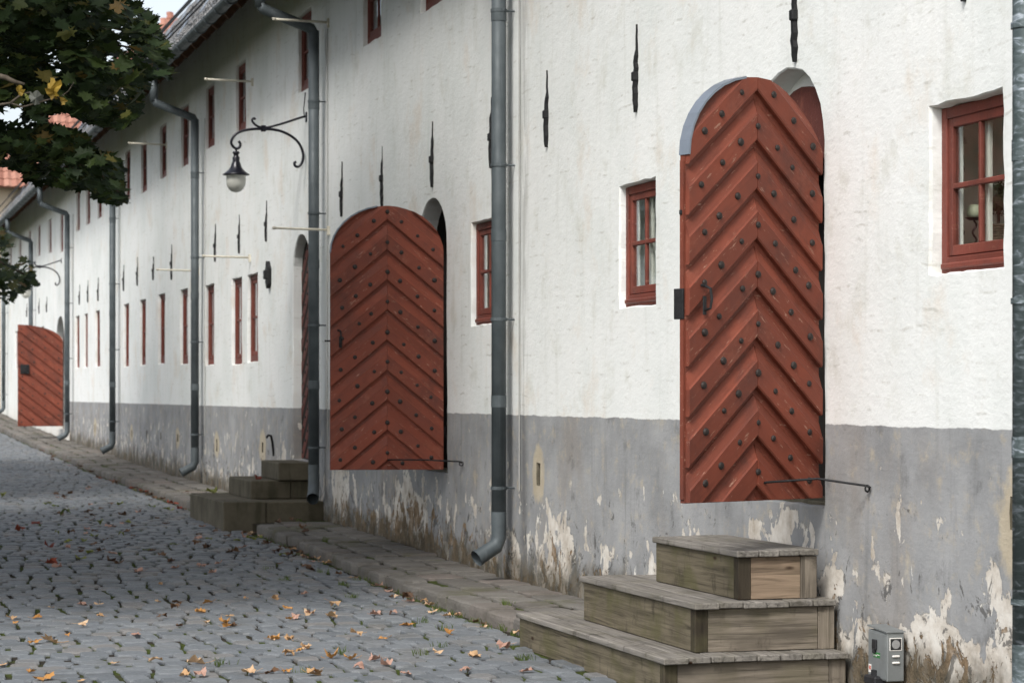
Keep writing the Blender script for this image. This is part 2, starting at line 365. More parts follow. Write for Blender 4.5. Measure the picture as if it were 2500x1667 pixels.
def leaf_mat(name, stops, trans=.3, rough=.55):
    g = G(name, rough, .3); r = g.rand(); c = g.ramp(r, *stops); p = g.obj()
    c = g.mix(g.m('MULTIPLY', g.ss(g.noise(p, 25, 4), .5, .75), .35), c, g.mix(.6, c, (.03, .02, .01)))
    g.col(c); t = g.n('ShaderNodeBsdfTranslucent'); g.put(t.inputs[0], c); mx = g.n('ShaderNodeMixShader'); mx.inputs[0].default_value = trans
    g.nt.links.new(g.b.outputs[0], mx.inputs[1]); g.nt.links.new(t.outputs[0], mx.inputs[2]); g.nt.links.new(mx.outputs[0], g.out.inputs[0]); M[name] = g.mat
leaf_mat('maple_leaf', ((0, (.012, .023, .007)), (.5, (.019, .036, .009)), (.85, (.038, .057, .013)), (.97, (.085, .08, .017)), (1, (.12, .075, .02))), .24)
leaf_mat('yellow_leaf', ((0, (.24, .15, .02)), (1, (.30, .20, .03))), .25)
leaf_mat('grey_leaf', ((0, (.09, .095, .08)), (1, (.13, .135, .12))), .2)
leaf_mat('tan_leaf', ((0, (.42, .25, .12)), (.5, (.48, .31, .17)), (1, (.54, .38, .24))), .12)
leaf_mat('pink_leaf', ((0, (.36, .21, .16)), (1, (.42, .26, .20))), .12)
leaf_mat('orange_leaf', ((0, (.38, .18, .05)), (1, (.48, .25, .08))), .15)
leaf_mat('red_leaf', ((0, (.17, .035, .022)), (1, (.26, .06, .03))), .15)
leaf_mat('brown_leaf', ((0, (.07, .038, .022)), (1, (.13, .07, .035))), .1)
leaf_mat('green_leaf', ((0, (.09, .12, .03)), (1, (.22, .23, .05))), .2)
leaf_mat('box_leaf', ((0, (.012, .025, .008)), (1, (.03, .05, .016))), .1)
leaf_mat('grass', ((0, (.05, .09, .015)), (1, (.11, .14, .03))), .25)

# ------------------------------------------------------------------ ground
GP = ((-50, .12), (20, .12), (25, .21), (37, .31), (45, .38), (49, .46), (58, .58), (73, .85), (80, 1.04), (130, 2.0))
def gs(y):                                                       # height of the pavement at the foot of the wall
    for (a, za), (b, zb) in zip(GP, GP[1:]):
        if y <= b: return za + (zb - za) * (y - a) / (b - a)
    return GP[-1][1]
KN = .92                                                         # distance of the kerb edge from the wall
def road_z(n, y): return gs(y) - .12 + .012 * noise.noise(Vector((n * .8, y * .5, 3.1))) + .02 * min(1, max(0, (n - 1) / 3)) 
def walk_z(n, y): return gs(y) - (.10 if y < 12.62 else 0) - .03 * n + .006 * noise.noise(Vector((n * 1.5, y * 1.2, 8.0)))

def sheet(name, mat, ns, ys, zf):
    mb = MB(); V = [(-n, y, zf(n, y)) for n in ns for y in ys]; k = len(ys)
    mb.add(V, [(i * k + j, (i + 1) * k + j, (i + 1) * k + j + 1, i * k + j + 1) for i in range(len(ns) - 1) for j in range(k - 1)])
    return mb.build(name, mat, smooth=True)
ys_all = [-30, -10, 0] + [5 + .5 * i for i in range(151)] + [85, 95, 110, 130]
road = tag(sheet('road', M['soil'], [KN - .05] + [1.2 + .4 * i for i in range(22)] + [12, 16, 24], ys_all, lambda n, y: road_z(n, y) - .022), kind='structure')
ground = tag(sheet('ground', M['soil'], [-60, -30, 24.0 - .01, 60, 200], [-200, -30, 130, 400], lambda n, y: -.35 if y < 200 else 1.6), kind='structure')
pave = tag(sheet('pavement', M['soil'], [-.3, .2, .5, KN - .06], ys_all, lambda n, y: walk_z(n, y) - .022), kind='structure')

def stone_outline(rg, k=10, rough=.05, sq=4.0):
    pts = []
    ph = rg.uniform(-.15, .15)
    for i in range(k):
        a = 2 * math.pi * (i + .5) / k + rg.uniform(-.08, .08)
        c, s = math.cos(a), math.sin(a)
        r = (abs(c) ** sq + abs(s) ** sq) ** (-1 / sq) * (1 + rg.uniform(-rough, rough))
        pts.append((r * c * .5, r * s * .5))
    return pts
def stone_verts(ol, rings):                                      # rings: (scale, z)
    V = []; k = len(ol)
    for s, z in rings: V += [(x * s, y * s, z) for x, y in ol]
    F = [(i * k + j, i * k + (j + 1) % k, (i + 1) * k + (j + 1) % k, (i + 1) * k + j) for i in range(len(rings) - 1) for j in range(k)]
    F.append(tuple((len(rings) - 1) * k + j for j in range(k)))
    return V, F
SET_VARS = []
for i in range(12):
    rg = random.Random(100 + i); V, F = stone_verts(stone_outline(rg, 12, .05, 8), ((1.0, -.05), (.985, -.014), (.95, -.004), (.87, .0)))
    V = [(x, y, z + (rg.uniform(-.002, .002) if z > -.01 else 0)) for x, y, z in V]; mb = MB(); mb.add(V, F)
    SET_VARS.append((V, F, mb.mesh('cobblestone', M['cobble'], False)))
setts = []
y = 9.5; rr = random.Random(5)
while y < 74:
    pitch = rr.uniform(.19, .26); n = KN + .03 + rr.uniform(0, .05); gap = .020
    while n < 5.6:
        wd = rr.uniform(.15, .25)
        nc = n + wd / 2; yc = y + pitch / 2 + .20 * noise.noise(Vector((nc * .45, y * .07, 1.7))) + .03 * noise.noise(Vector((nc * 2, y * .6, 4)))
        setts.append((nc, yc, (wd - gap * rr.uniform(1.1, 2.6)) / .98, (pitch - gap * rr.uniform(.2, .8)) / .98, rr.uniform(-.05, .05), rr.randrange(12), rr.uniform(-.005, .005)))
        n += wd
    y += pitch
STEP_BOXES = ((1.15, 12.6, 15.65), (1.22, 27.66, 30.45))
def in_frame(p, mg=0): x, y_, z = cam_px(p); return -mg < x < 2500 + mg and -mg < y_ < 1667 + mg
vis = []
for i, s in enumerate(setts):
    if any(s[0] < b[0] - .05 and b[1] < s[1] < b[2] for b in STEP_BOXES): setts[i] = None; continue
    z = road_z(s[0], s[1]) + s[6]
    if in_frame((-s[0], s[1], z), 20): vis.append((cam_px((-s[0], s[1], z))[2], i))
vis.sort(); near = {i for _, i in vis[:300]}
stuff = MB()
for i, s in enumerate(setts):
    if s is None: continue
    n, y, sx, sy, rz, vi, dz = s; z = road_z(n, y) + dz
    if i in near:
        o = link('cobblestone', SET_VARS[vi][2], road, (-n, y, z), rz); o.scale = (sx, sy, 1); o.rotation_euler = (rr.uniform(-.012, .012), rr.uniform(-.012, .012), rz)
    else:
        c, q = math.cos(rz), math.sin(rz); tx, ty = rr.uniform(-.012, .012), rr.uniform(-.012, .012)
        stuff.add([(-n + (x * sx) * c - (yy * sy) * q, y + x * sx * q + yy * sy * c, z + zz + tx * x * sx + ty * yy * sy) for x, yy, zz in SET_VARS[vi][0]], SET_VARS[vi][1])
tag(stuff.build('cobblestones', M['cobble'], road), kind='stuff')
# pavement: kerb stones and irregular flags, one object each
PV = []
for i in range(10):
    rg = random.Random(300 + i); V, F = stone_verts(stone_outline(rg, 12, .04, 6), ((1.0, -.06), (.995, -.010), (.97, -.002), (.88, .0)))
    mb = MB(); mb.add(V, F); PV.append(mb.mesh('paving_stone', M['paving']))
KV = []
for i in range(6):
    rg = random.Random(400 + i); V, F = stone_verts(stone_outline(rg, 16, .045, 7), ((1.0, -.22), (1.0, -.035), (.965, -.010), (.84, .0)))
    mb = MB(); mb.add(V, F); KV.append(mb.mesh('kerb_stone', M['paving']))
y = 8.0
while y < 82:
    L = rr.uniform(.45, .85) * (1 if y < 45 else 1.6); kw = rr.uniform(.25, .31)
    if not any(b[1] - .5 < y + L / 2 < b[2] + .1 for b in STEP_BOXES):
        o = link('kerb_stone', rr.choice(KV), pave, (-(KN - kw / 2 + rr.uniform(-.02, .02)), y + L / 2, walk_z(KN, y + L / 2) + rr.uniform(-.008, .008)), rr.uniform(-.02, .02)); o.scale = (kw, L - .018, 1)
    y += L
for r0, r1 in ((.0, .32), (.32, .63)):
    y = 8.0 + rr.uniform(0, .2)
    while y < 82:
        L = rr.uniform(.28, .6) * (1 if y < 40 else 1.7); a = r0 + rr.uniform(-.03, .03) + .01; b = r1 + rr.uniform(-.03, .03); nc = (a + b) / 2
        if not any(q[1] - .2 < y + L / 2 < q[2] - .1 for q in STEP_BOXES):
            o = link('paving_stone', rr.choice(PV), pave, (-nc, y + L / 2, walk_z(nc, y + L / 2) + rr.uniform(-.006, .006)), rr.uniform(-.05, .05)); o.scale = (b - a, L - .02, 1)
        y += L

# ------------------------------------------------------------------ the long warehouse: wall with openings
ware = empty('warehouse', (0, 40, 0))
tag(ware, 'long whitewashed two-storey warehouse with grey plinth, red doors and steep dark tiled roof', 'building')
WO = Vector((0, 40, 0))
def L(p): return (p[0] - WO.x, p[1] - WO.y, p[2] - WO.z)
Y0, Y1 = 3.0, 82.0
def wn_(y, z): return -.012 * noise.noise(Vector((y * .55, z * .55, 2.2))) - .006 * noise.noise(Vector((y * 2.1, z * 2.1, 5.2))) - .05 * max(0, .55 - (z - gs(y))) * (.5 + noise.noise(Vector((y * .9, z, 9)))) * .6

WIN = []                                                         # (y0, y1, z0, z1, type)
for y1, y0, z0, z1, t in ((11.66, 10.83, 2.30, 3.195, 'A'), (16.84, 16.03, 2.305, 3.205, 'B'), (21.08, 20.26, 2.29, 3.22, 'B'),
    (33.10, 32.22, 2.11, 3.32, 'T'), (34.43, 33.55, 2.095, 3.325, 'T'), (36.95, 36.07, 2.115, 3.345, 'T'), (39.68, 38.80, 2.16, 3.39, 'T'),
    (42.38, 41.50, 2.20, 3.42, 'T'), (44.98, 44.10, 2.205, 3.42, 'T'), (47.49, 46.61, 2.205, 3.43, 'T'), (49.9, 49.02, 2.22, 3.44, 'T'), (52.63, 51.75, 2.26, 3.47, 'T'),
    (55.04, 54.16, 2.275, 3.48, 'T'), (56.95, 56.07, 2.277, 3.49, 'T'), (66.3, 65.42, 2.33, 3.5, 'T'), (69.2, 68.32, 2.35, 3.52, 'T'), (72.2, 71.32, 2.4, 3.55, 'T'), (75.5, 74.62, 2.45, 3.6, 'T'),
    (12.4, 11.52, 5.40, 6.36, 'U'), (16.9, 16.02, 5.40, 6.36, 'U'), (22.98, 22.10, 5.39, 6.35, 'U'), (25.62, 24.74, 5.43, 6.38, 'U'), (29.40, 28.52, 5.37, 6.33, 'U'),
    (34.1, 33.22, 5.35, 6.33, 'U'), (36.93, 36.05, 5.41, 6.36, 'U'), (39.6, 38.72, 5.37, 6.36, 'U'), (42.19, 41.31, 5.40, 6.33, 'U'), (44.85, 43.97, 5.37, 6.28, 'U'),
    (47.3, 46.42, 5.42, 6.38, 'U'), (49.8, 48.92, 5.42, 6.38, 'U'), (52.3, 51.42, 5.42, 6.4, 'U'), (54.6, 53.72, 5.44, 6.42, 'U'), (56.8, 55.92, 5.44, 6.42, 'U'),
    (60.9, 60.02, 5.18, 6.13, 'U'), (64.1, 63.22, 5.33, 6.22, 'U'), (67.5, 66.62, 5.45, 6.3, 'U'), (70.6, 69.72, 5.45, 6.35, 'U'), (74.2, 73.32, 5.5, 6.4, 'U'), (78, 77.12, 5.5, 6.4, 'U')):
    WIN.append((y0, y1, z0, z1, t))
DOORS = ((13.06, 14.24, 1.02, 3.66, 1.1, .50), (21.96, 23.10, .93, 3.56, 1.1, .46), (28.60, 29.72, .86, 3.64, .11, .46), (59.72, 61.9, .80, 3.62, 1.1, .62))
VENTS = ((18.93, .935, 1.12), (10.7, 1.02, 1.18), (35.86, .825, 1.01), (31.88, .905, 1.04), (39.96, .9, 1.016), (42.09, .897, 1.018), (43.99, .878, 1.02), (46.24, .87, 1.0), (52.72, .857, 1.03))
def seglist(pts, step, jit, rg):
    out = []
    for i, p in enumerate(pts):
        q = pts[(i + 1) % len(pts)]; d = math.dist(p, q); k = max(1, int(round(d / step)))
        for j in range(k):
            t = j / k; out.append((p[0] + (q[0] - p[0]) * t + rg.uniform(-jit, jit), p[1] + (q[1] - p[1]) * t + rg.uniform(-jit, jit)))
    return out
def arch_pts(a, b, z0, z1, rise, k=14):
    c, hw = (a + b) / 2, (b - a) / 2; sp = z1 - rise
    return [(a, z0), (b, z0), (b, sp)] + [(c + hw * math.cos(math.pi * i / k), sp + rise * math.sin(math.pi * i / k)) for i in range(1, k)] + [(a, sp)]
holes = []                                                       # (loop, depth, cap material index or None)
rg = random.Random(11)
for y0, y1, z0, z1, t in WIN:
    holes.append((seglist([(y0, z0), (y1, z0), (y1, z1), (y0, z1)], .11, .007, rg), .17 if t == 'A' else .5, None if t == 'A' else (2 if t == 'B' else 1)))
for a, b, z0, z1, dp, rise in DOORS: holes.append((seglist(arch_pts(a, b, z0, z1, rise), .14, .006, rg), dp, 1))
for yc, z0, z1 in VENTS: holes.append((seglist([(yc - .055, z0), (yc + .055, z0), (yc + .055, z1), (yc - .055, z1)], .07, .006, rg), .3, 1))
def inside(loop, p):
    c = False; n_ = len(loop)
    for i in range(n_):
        (x1, y1), (x2, y2) = loop[i], loop[(i + 1) % n_]
        if (y1 > p[1]) != (y2 > p[1]) and p[0] < (x2 - x1) * (p[1] - y1) / (y2 - y1) + x1: c = not c
    return c
pts = []; edges = []
for lp, _, _ in holes:
    o = len(pts); pts += lp; edges += [(o + i, o + (i + 1) % len(lp)) for i in range(len(lp))]
bbs = [(min(p[0] for p in lp), max(p[0] for p in lp), min(p[1] for p in lp), max(p[1] for p in lp)) for lp, _, _ in holes]
WT = 7.30
ny = int((Y1 - Y0) / .27); nz = 29
for i in range(ny + 1):
    for j in range(nz + 1):
        p = (Y0 + (Y1 - Y0) * i / ny, -.3 + (WT + .3) * j / nz)
        if any(a - .06 < p[0] < b + .06 and c - .06 < p[1] < d + .06 for a, b, c, d in bbs): continue
        pts.append(p)
res = delaunay_2d_cdt([Vector(p) for p in pts], edges, [], 0, 1e-6)
wv, wf = res[0], res[2]
mb = MB(); V = [L((wn_(p[0], p[1]), p[0], p[1])) for p in wv]; F = []
for f in wf:
    cx = sum(wv[i][0] for i in f) / 3; cz = sum(wv[i][1] for i in f) / 3
    if any(a < cx < b and c < cz < d and inside(h[0], (cx, cz)) for h, (a, b, c, d) in zip(holes, bbs)): continue
    a, b, c = (wv[i] for i in f)
    if (b[0] - a[0]) * (c[1] - a[1]) - (b[1] - a[1]) * (c[0] - a[0]) > 0: f = f[::-1]
    F.append(tuple(f))
mb.add(V, F); nfront = len(F)
for lp, dp, cap in holes:
    n_ = len(lp); cy = sum(p[0] for p in lp) / n_; cz = sum(p[1] for p in lp) / n_
    def ring(x, sh): return [L((x if x > 0 else wn_(p[0], p[1]), p[0] - sh * math.copysign(1, p[0] - cy) * min(1, abs(p[0] - cy) / .03), p[1] - sh * math.copysign(1, p[1] - cz))) for p in lp]
    RR = [ring(0, 0), ring(.012, .008), ring(min(.06, dp * .5), .012), ring(.17 if dp > 1 else dp, .015)]
    if dp > 1: mb.add(ring(.17, .015) + ring(dp, .016), [(j, n_ + j, n_ + (j + 1) % n_, (j + 1) % n_) for j in range(n_)], 1)  # inner passage walls coloured near-black, shade put into the colour
    V = [q for r_ in RR for q in r_]
    mb.add(V, [(i * n_ + j, (i + 1) * n_ + j, (i + 1) * n_ + (j + 1) % n_, i * n_ + (j + 1) % n_) for i in range(3) for j in range(n_)], 4 if abs(dp - .3) < .001 else 0)
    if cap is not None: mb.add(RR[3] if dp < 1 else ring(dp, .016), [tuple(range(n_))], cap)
# ends, top and back of the wall block
mb.add([L(p) for p in ((0, Y0, -.3), (9, Y0, -.3), (9, Y0, WT), (0, Y0, WT))], [(0, 1, 2, 3)]); mb.add([L(p) for p in ((0, Y1, -.3), (9, Y1, -.3), (9, Y1, WT), (0, Y1, WT))], [(0, 3, 2, 1)])
for i in range(nfront):
    if min(mb.v[j][2] for j in mb.f[i]) > 1.58: mb.m[i] = 3
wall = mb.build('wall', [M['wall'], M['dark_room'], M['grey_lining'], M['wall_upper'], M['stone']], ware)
for i, pg in enumerate(wall.data.polygons): pg.use_smooth = i < nfront

# ---- windows: a frame mesh each, with casement, glazing bars and panes as pieces
def frame_bars(mb, a, b, z0, z1, x0, x1, wl, wb, wt, c=.004):
    mb.box(x0, x1, a, a + wl, z0, z1, c); mb.box(x0, x1, b - wl, b, z0, z1, c)
    mb.box(x0 + .001, x1 - .001, a + wl, b - wl, z0, z0 + wb, c); mb.box(x0 + .001, x1 - .001, a + wl, b - wl, z1 - wt, z1, c)
WCACHE = {}
def window_meshes(wd, ht, t):
    key = (round(wd, 2), round(ht, 2), t)
    if key in WCACHE: return WCACHE[key]
    h = wd / 2 - .012; d = .062 if t == 'A' else .045; fw = .06 if t in 'AB' else .042; cw = .048 if t in 'AB' else .034; z0, z1 = .012, ht - .012
    fm = MB(); frame_bars(fm, -h, h, z0, z1, d, d + .075, fw, .085, .06)
    if t in 'AB': fm.box(d - .018, d + .06, -h + .02, h - .02, z0 + .02, z0 + .055, .008)     # worn drip rail
    cm = MB(); frame_bars(cm, -h + fw - .002, h - fw + .002, z0 + .09, z1 - .058, d + .012, d + .055, cw, .055, .05)
    gi0, gi1 = -h + fw + cw - .002, h - fw - cw + .002; gz0, gz1 = z0 + .145, z1 - .108; zm = (gz0 + gz1) / 2
    vb = MB(); vb.box(d + .016, d + .044, -.013, .013, gz0 + .001, gz1 - .001, .004)
    hb = MB(); hb.box(d + .012, d + .048, gi0 + .001, gi1 - .001, zm - .014, zm + .014, .004)
    pn = MB(); pw = (gi1 - gi0) / 2 - .012; ph = (gz1 - gz0) / 2 - .013; pn.box(d + .029, d + .032, -pw / 2, pw / 2, -ph / 2, ph / 2)
    cu = MB(); k = 14
    for q in (-1, 1):
        e0, e1 = (q * (h - .02), q * .06 if t != 'U' else q * (h * .45)); vv = []
        for i in range(k + 1):
            yy = e0 + (e1 - e0) * i / k; xx = d + .13 + .012 * math.sin(i * 2.3 + q)
            vv += [(xx, yy, z0 + .03), (xx, yy, z1 - .03)]
        cu.add(vv, [(2 * i, 2 * i + 2, 2 * i + 3, 2 * i + 1) for i in range(k)])
    wi = MB()
    if t in 'AB':
        frame_bars(wi, -h + .04, h - .04, z0 + .07, z1 - .03, d + .058, d + .085, .051, .05, .05); wi.box(d + .060, d + .083, -.020, .020, z0 + .12, z1 - .08, .003)
    r_ = dict(frame=fm.mesh('window', M['red_window']), casement=cm.mesh('casement', M['red_window']), v=vb.mesh('glazing_bar', M['red_window']), h=hb.mesh('glazing_bar', M['red_window']),
              pane=pn.mesh('pane', M['pane_glass']), cur=cu.mesh('curtain', M['curtain'], True), wi=wi.mesh('inner_frame', M['white_trim']) if t in 'AB' else None,
              pos=[(s_ * (pw / 2 + .0125), zz) for s_ in (-1, 1) for zz in (gz0 + ph / 2 + .001, gz1 - ph / 2 - .001)])
    WCACHE[key] = r_; return r_
for y0, y1, z0, z1, t in WIN:
    wm = window_meshes(y1 - y0, z1 - z0, t)
    o = link('window', wm['frame'], ware, L((0, (y0 + y1) / 2, z0)))
    link('casement', wm['casement'], o); link('glazing_bar', wm['v'], o); link('glazing_bar', wm['h'], o)
    for a, b in wm['pos']: link('pane', wm['pane'], o, (0, a, b))
    if wm['wi']: link('inner_frame', wm['wi'], o)
    if t in 'TU': link('curtain', wm['cur'], o)
    if t == 'A':
        o['label'] = 'red four-pane window with a topiary and candle behind the glass'
        lm = MB(); ya, yb, xa, xb, za, zb = -.52, .80, .172, 1.15, .14, .90
        q = lambda p: p
        lm.add([(xa, yb, za), (xb, yb, za), (xb, yb, zb), (xa, yb, zb), (xa, ya, za), (xb, ya, za), (xb, ya, zb), (xa, ya, zb)],
               [(0, 3, 2, 1), (4, 5, 6, 7), (0, 1, 5, 4), (3, 7, 6, 2), (1, 2, 6, 5)])
        h = (y1 - y0) / 2 - .016
        lm.add([(xa, -h, 0), (xa, h, 0), (xa, h, .9), (xa, -h, .9), (xa, ya, za), (xa, yb, za), (xa, yb, zb), (xa, ya, zb)], [(0, 4, 5, 1), (1, 5, 6, 2), (2, 6, 7, 3), (3, 7, 4, 0)])
        lm.box(.55, .56, .76, .798, za, zb); link('niche_lining', lm.mesh('niche_lining', M['lining']), o)
        for hx, hz in ((.33, .62), (.33, .28)):
            hm = MB(); hm.tube([(hx, .795, hz + .03), (hx, .76, hz + .035), (hx - .02, .745, hz + .02), (hx + .015, .74, hz + .005), (hx - .01, .74, hz)], .009, 6)
            hm.tube([(hx + .012 + .022 * math.sin(a * .7), .745, hz - .02 + .024 * math.cos(a * .7)) for a in range(10)], .0035, 5); link('hook', hm.mesh('hook', M['hook'], True), o)
        hm = MB(); hm.tube([(.30, .795, .80), (.33, .75, .80), (.36, .735, .77), (.365, .73, .74)], .010, 6); link('hook', hm.mesh('hook', M['white_trim'], True), o)
    if t == 'B':
        rm = MB()
        for zz in (.28, .60): rm.tube([(.24, -.35, zz), (.27, .30, zz), (.30, .36, zz - .05), (.3, .37, zz - .14)], .014, 6)
        link('rail', rm.mesh('rail', M['white_trim'], True), o)

# ---- doors
def clip(poly, a, b, c):                                         # keep a*x + b*y <= c
    out = []
    for i in range(len(poly)):
        p, q = poly[i], poly[(i + 1) % len(poly)]; dp, dq = a * p[0] + b * p[1] - c, a * q[0] + b * q[1] - c
        if dp <= 0: out.append(p)
        if (dp < 0 < dq) or (dq < 0 < dp):
            t = dp / (dp - dq); out.append((p[0] + (q[0] - p[0]) * t, p[1] + (q[1] - p[1]) * t))
    return out
def clip_convex(poly, cv):
    for i in range(len(cv)):
        (x1, y1), (x2, y2) = cv[i], cv[(i + 1) % len(cv)]
        a, b = (y2 - y1), -(x2 - x1); poly = clip(poly, a, b, a * x1 + b * y1)
        if len(poly) < 3: return []
    return poly
TH = .036
def door_leaf(wd, ht, rise, mode='chevron', mats=('red_door', 'red_door'), seed=0, parent=None, loc=(0, 0, 0), rz=0, handle=None, angle=40):
    """leaf in local x (hinge to free edge), z up, y = thickness, the boarded face towards +y"""
    rg = random.Random(seed); sp = ht - rise; k = 18
    if mode == 'half':     # half arch: highest at the free edge
        ol = [(0, 0), (wd, 0), (wd, ht)] + [(wd - wd * math.sin(math.pi / 2 * i / k), sp + rise * math.cos(math.pi / 2 * i / k)) for i in range(1, k + 1)]
    else:
        ol = [(0, 0), (wd, 0), (wd, sp)] + [(wd / 2 + wd / 2 * math.cos(math.pi * i / k), sp + rise * math.sin(math.pi * i / k)) for i in range(1, k)] + [(0, sp)]
    mb = MB(); mb.prism(ol, lambda u, v, h: (u, h, v), -TH, 0)
    leaf = mb.build('door', M[mats[1]], parent, loc, rz=rz)
    ta = math.tan(R(angle)); ca_ = math.cos(R(angle)); pitch = .28
    halves = [(0, wd / 2, 1), (wd / 2, wd, -1)] if mode == 'chevron' else [(0, wd, 1 if mode == 'half' else -1)]
    nm = nail_mesh()
    bands = ((.014, .028, .022, .034), (.022, .034, .128, .036), (.128, .036, .137, .029), (.137, .029, .190, .005), (.190, .006, .197, .001))
    for hi, (xa, xb, sg) in enumerate(halves):
        cv = clip(clip(ol, -1, 0, -(xa + (.0015 if xa > 0 else .004))), 1, 0, xb - (.0015 if xb < wd else .004))
        cv = clip(cv, 0, -1, -.004)
        xm = wd / 2 if mode == 'chevron' else xb
        # lower edge of plank i: v = c_i + sg*(x - xref)*ta ; sg=+1 rises with x
        xref = wd / 2 if mode == 'chevron' else 0
        span = (xb - xa) * ta; i0 = -int(span / pitch) - 4
        for i in range(i0, int(ht / pitch) + 8):
            c0 = i * pitch + .07
            mbp = MB(); any_ = False; tilt = rg.uniform(-.003, .003); wob = rg.uniform(-.003, .003)
            for v0, h0, v1, h1 in bands:
                e0, e1 = v0 / ca_ + wob, v1 / ca_ + wob
                f = lambda x: c0 + sg * (x - xref) * ta
                poly = [(xa - .1, f(xa - .1) + e0), (xb + .1, f(xb + .1) + e0), (xb + .1, f(xb + .1) + e1), (xa - .1, f(xa - .1) + e1)]
                poly = clip_convex(poly, cv)
                if len(poly) < 3: continue
                ar = abs(sum(poly[j][0] * poly[(j + 1) % len(poly)][1] - poly[(j + 1) % len(poly)][0] * poly[j][1] for j in range(len(poly)))) / 2
                if ar < 2e-5: continue
                any_ = True
                def hh(x, z):
                    t_ = (z - f(x) - e0) / (e1 - e0); return h0 + (h1 - h0) * t_ + tilt
                m_ = len(poly); VV = [(x, .0005, z) for x, z in poly] + [(x, hh(x, z) + .001, z) for x, z in poly]
                mbp.add(VV, [tuple(range(m_, 2 * m_))[::-1]] + [(j, m_ + j, m_ + (j + 1) % m_, (j + 1) % m_) for j in range(m_)])
            if not any_: continue
            # grain runs along the plank: build it in a frame turned by the plank angle
            an = sg * R(angle); cr_, sr_ = math.cos(an), math.sin(an)
            ox, oz = (xa + xb) / 2, c0
            mbp.v = [(((x - ox) * cr_ + (z - oz) * sr_), y_, (-(x - ox) * sr_ + (z - oz) * cr_)) for x, y_, z in mbp.v]
            po = mbp.build('plank', M[mats[0]], leaf, (ox, 0, oz)); po.rotation_euler = (0, -an, 0)
            for t_ in ((.12, .26, .53, .80) if mode == 'chevron' else (.1, .38, .66, .9)):
                x = xa + (xb - xa) * (t_ if (mode != 'chevron' or hi == 1) else 1 - t_) + rg.uniform(-.022, .022)
                if mode == 'chevron' and t_ == .12:
                    if hi == 1: continue
                    x = wd / 2 - .002
                z = f(x) + .083 / ca_ + rg.uniform(-.006, .006)
                if mode == 'chevron' and t_ == .12: z -= .012
                if z < .05 or not inside(ol, (x, z + .05)) or not inside(ol, (x - .04, z)) or not inside(ol, (x + .04, z)): continue
                no = link('nail', nm, leaf, (x, .0365, z)); no.rotation_euler = (0, rg.uniform(0, 6), 0); no.scale = [rg.uniform(.8, 1.15)] * 3
    return leaf, ol
_nm = []
def nail_mesh():
    if not _nm:
        mb = MB(); mb.lathe([(.021, -.004), (.020, .004), (.013, .010), (.0015, .012)], seg=9); mb.v = [(x, z, y_) for x, y_, z in mb.v]; mb.f = [f[::-1] for f in mb.f]
        _nm.append(mb.mesh('nail', M['nail_iron']))
    return _nm[0]
def stay_rod(leaf, pts, eye):
    mb = MB(); mb.tube(pts, .0075, 6); mb.tube([(eye[0] + .018 * math.cos(a * .8), eye[1], eye[2] + .018 * math.sin(a * .8)) for a in range(9)], .006, 5)
    mb.build('stay_rod', M['iron'], leaf, smooth=True)
def cap_strip(leaf, ol, x0):
    # folded zinc sheet over the free-edge half of the arch
    pts_ = [p for p in ol if p[1] > 1.90 and p[0] > x0]; pts_.sort(key=lambda p: -p[0]); mb = MB()
    c = (.54, 1.93); V = []
    for x, z in pts_:
        d = Vector((x - c[0], z - c[1])).normalized(); X, Z = x + d.x * .006, z + d.y * .006; xi, zi = x - d.x * .007, z - d.y * .007
        V += [(xi, .038, zi), (X, .040, Z), (X, -TH - .006, Z), (xi, -TH - .006, zi)]
    n_ = len(pts_); mb.add(V, [(4 * i + j, 4 * i + j + 1, 4 * i + 5 + j, 4 * i + 4 + j) for i in range(n_ - 1) for j in range(3)]); mb.build('cap_sheet', M['cap_sheet'], leaf)
def handle(leaf, x, z):
    mb = MB(); mb.box(x - .014, x + .014, .035, .043, z - .085, z + .02, .003); mb.tube([(x, .04, z - .06), (x - .004, .08, z - .05), (x - .006, .09, z), (x + .0, .085, z + .06), (x + .005, .05, z + .075), (x + .03, .04, z + .08)], .008, 6)
    mb.build('handle', M['iron'], leaf, smooth=False)
def hinge_straps(leaf, wd, zs):
    for z in zs:
        mb = MB(); mb.box(.0, wd * .72, -TH - .008, -TH - .001, z - .025, z + .025, .002); mb.tube([(-.012, -TH, z - .05), (-.012, -TH, z + .05)], .013, 8); mb.build('hinge', M['iron'], leaf)

B1 = 24.0; d1, ol1 = door_leaf(1.08, 2.40, .47, 'chevron', ('red_door', 'red_door'), 1, ware, L((-.035, 13.06, 1.075)), math.pi + R(B1))
d1['label'] = 'open red chevron-boarded door beside the wooden steps'
cap_strip(d1, ol1, .58); handle(d1, .965, 1.13); hinge_straps(d1, 1.08, (.35, 1.75))
mb = MB(); mb.box(1.081, 1.095, -.075, .0, 1.02, 1.19, .003); mb.build('lock_plate', M['iron'], d1); mb = MB(); mb.box(1.081, 1.098, -.03, -.012, 1.60, 1.625, .003); mb.build('peg', M['iron'], d1)
mb = MB(); mb.box(1.0805, 1.088, -.033, -.004, .02, 1.90, .001); mb.build('edge_strip', M['red_door'], d1)
stay_rod(d1, [(.49, .036, .10), (.49, .055, .105), (.36, .33, .13), (.25, .60, .095), (.25, .62, .085)], (.25, .60, .08))
B2 = -9.0; d2, ol2 = door_leaf(1.06, 2.46, .44, 'chevron', ('red_door', 'red_door'), 2, ware, L((-.035, 21.95, .975)), math.pi + R(B2))
d2['label'] = 'open red chevron-boarded door in the shade between the downpipes'
cap_strip(d2, ol2, .57); handle(d2, .965, 1.22); hinge_straps(d2, 1.06, (.35, 1.8))
mb = MB(); mb.tube([(1.06, -.02, 1.2), (1.11, -.02, 1.2)], .009, 6); mb.build('latch', M['iron'], d2)
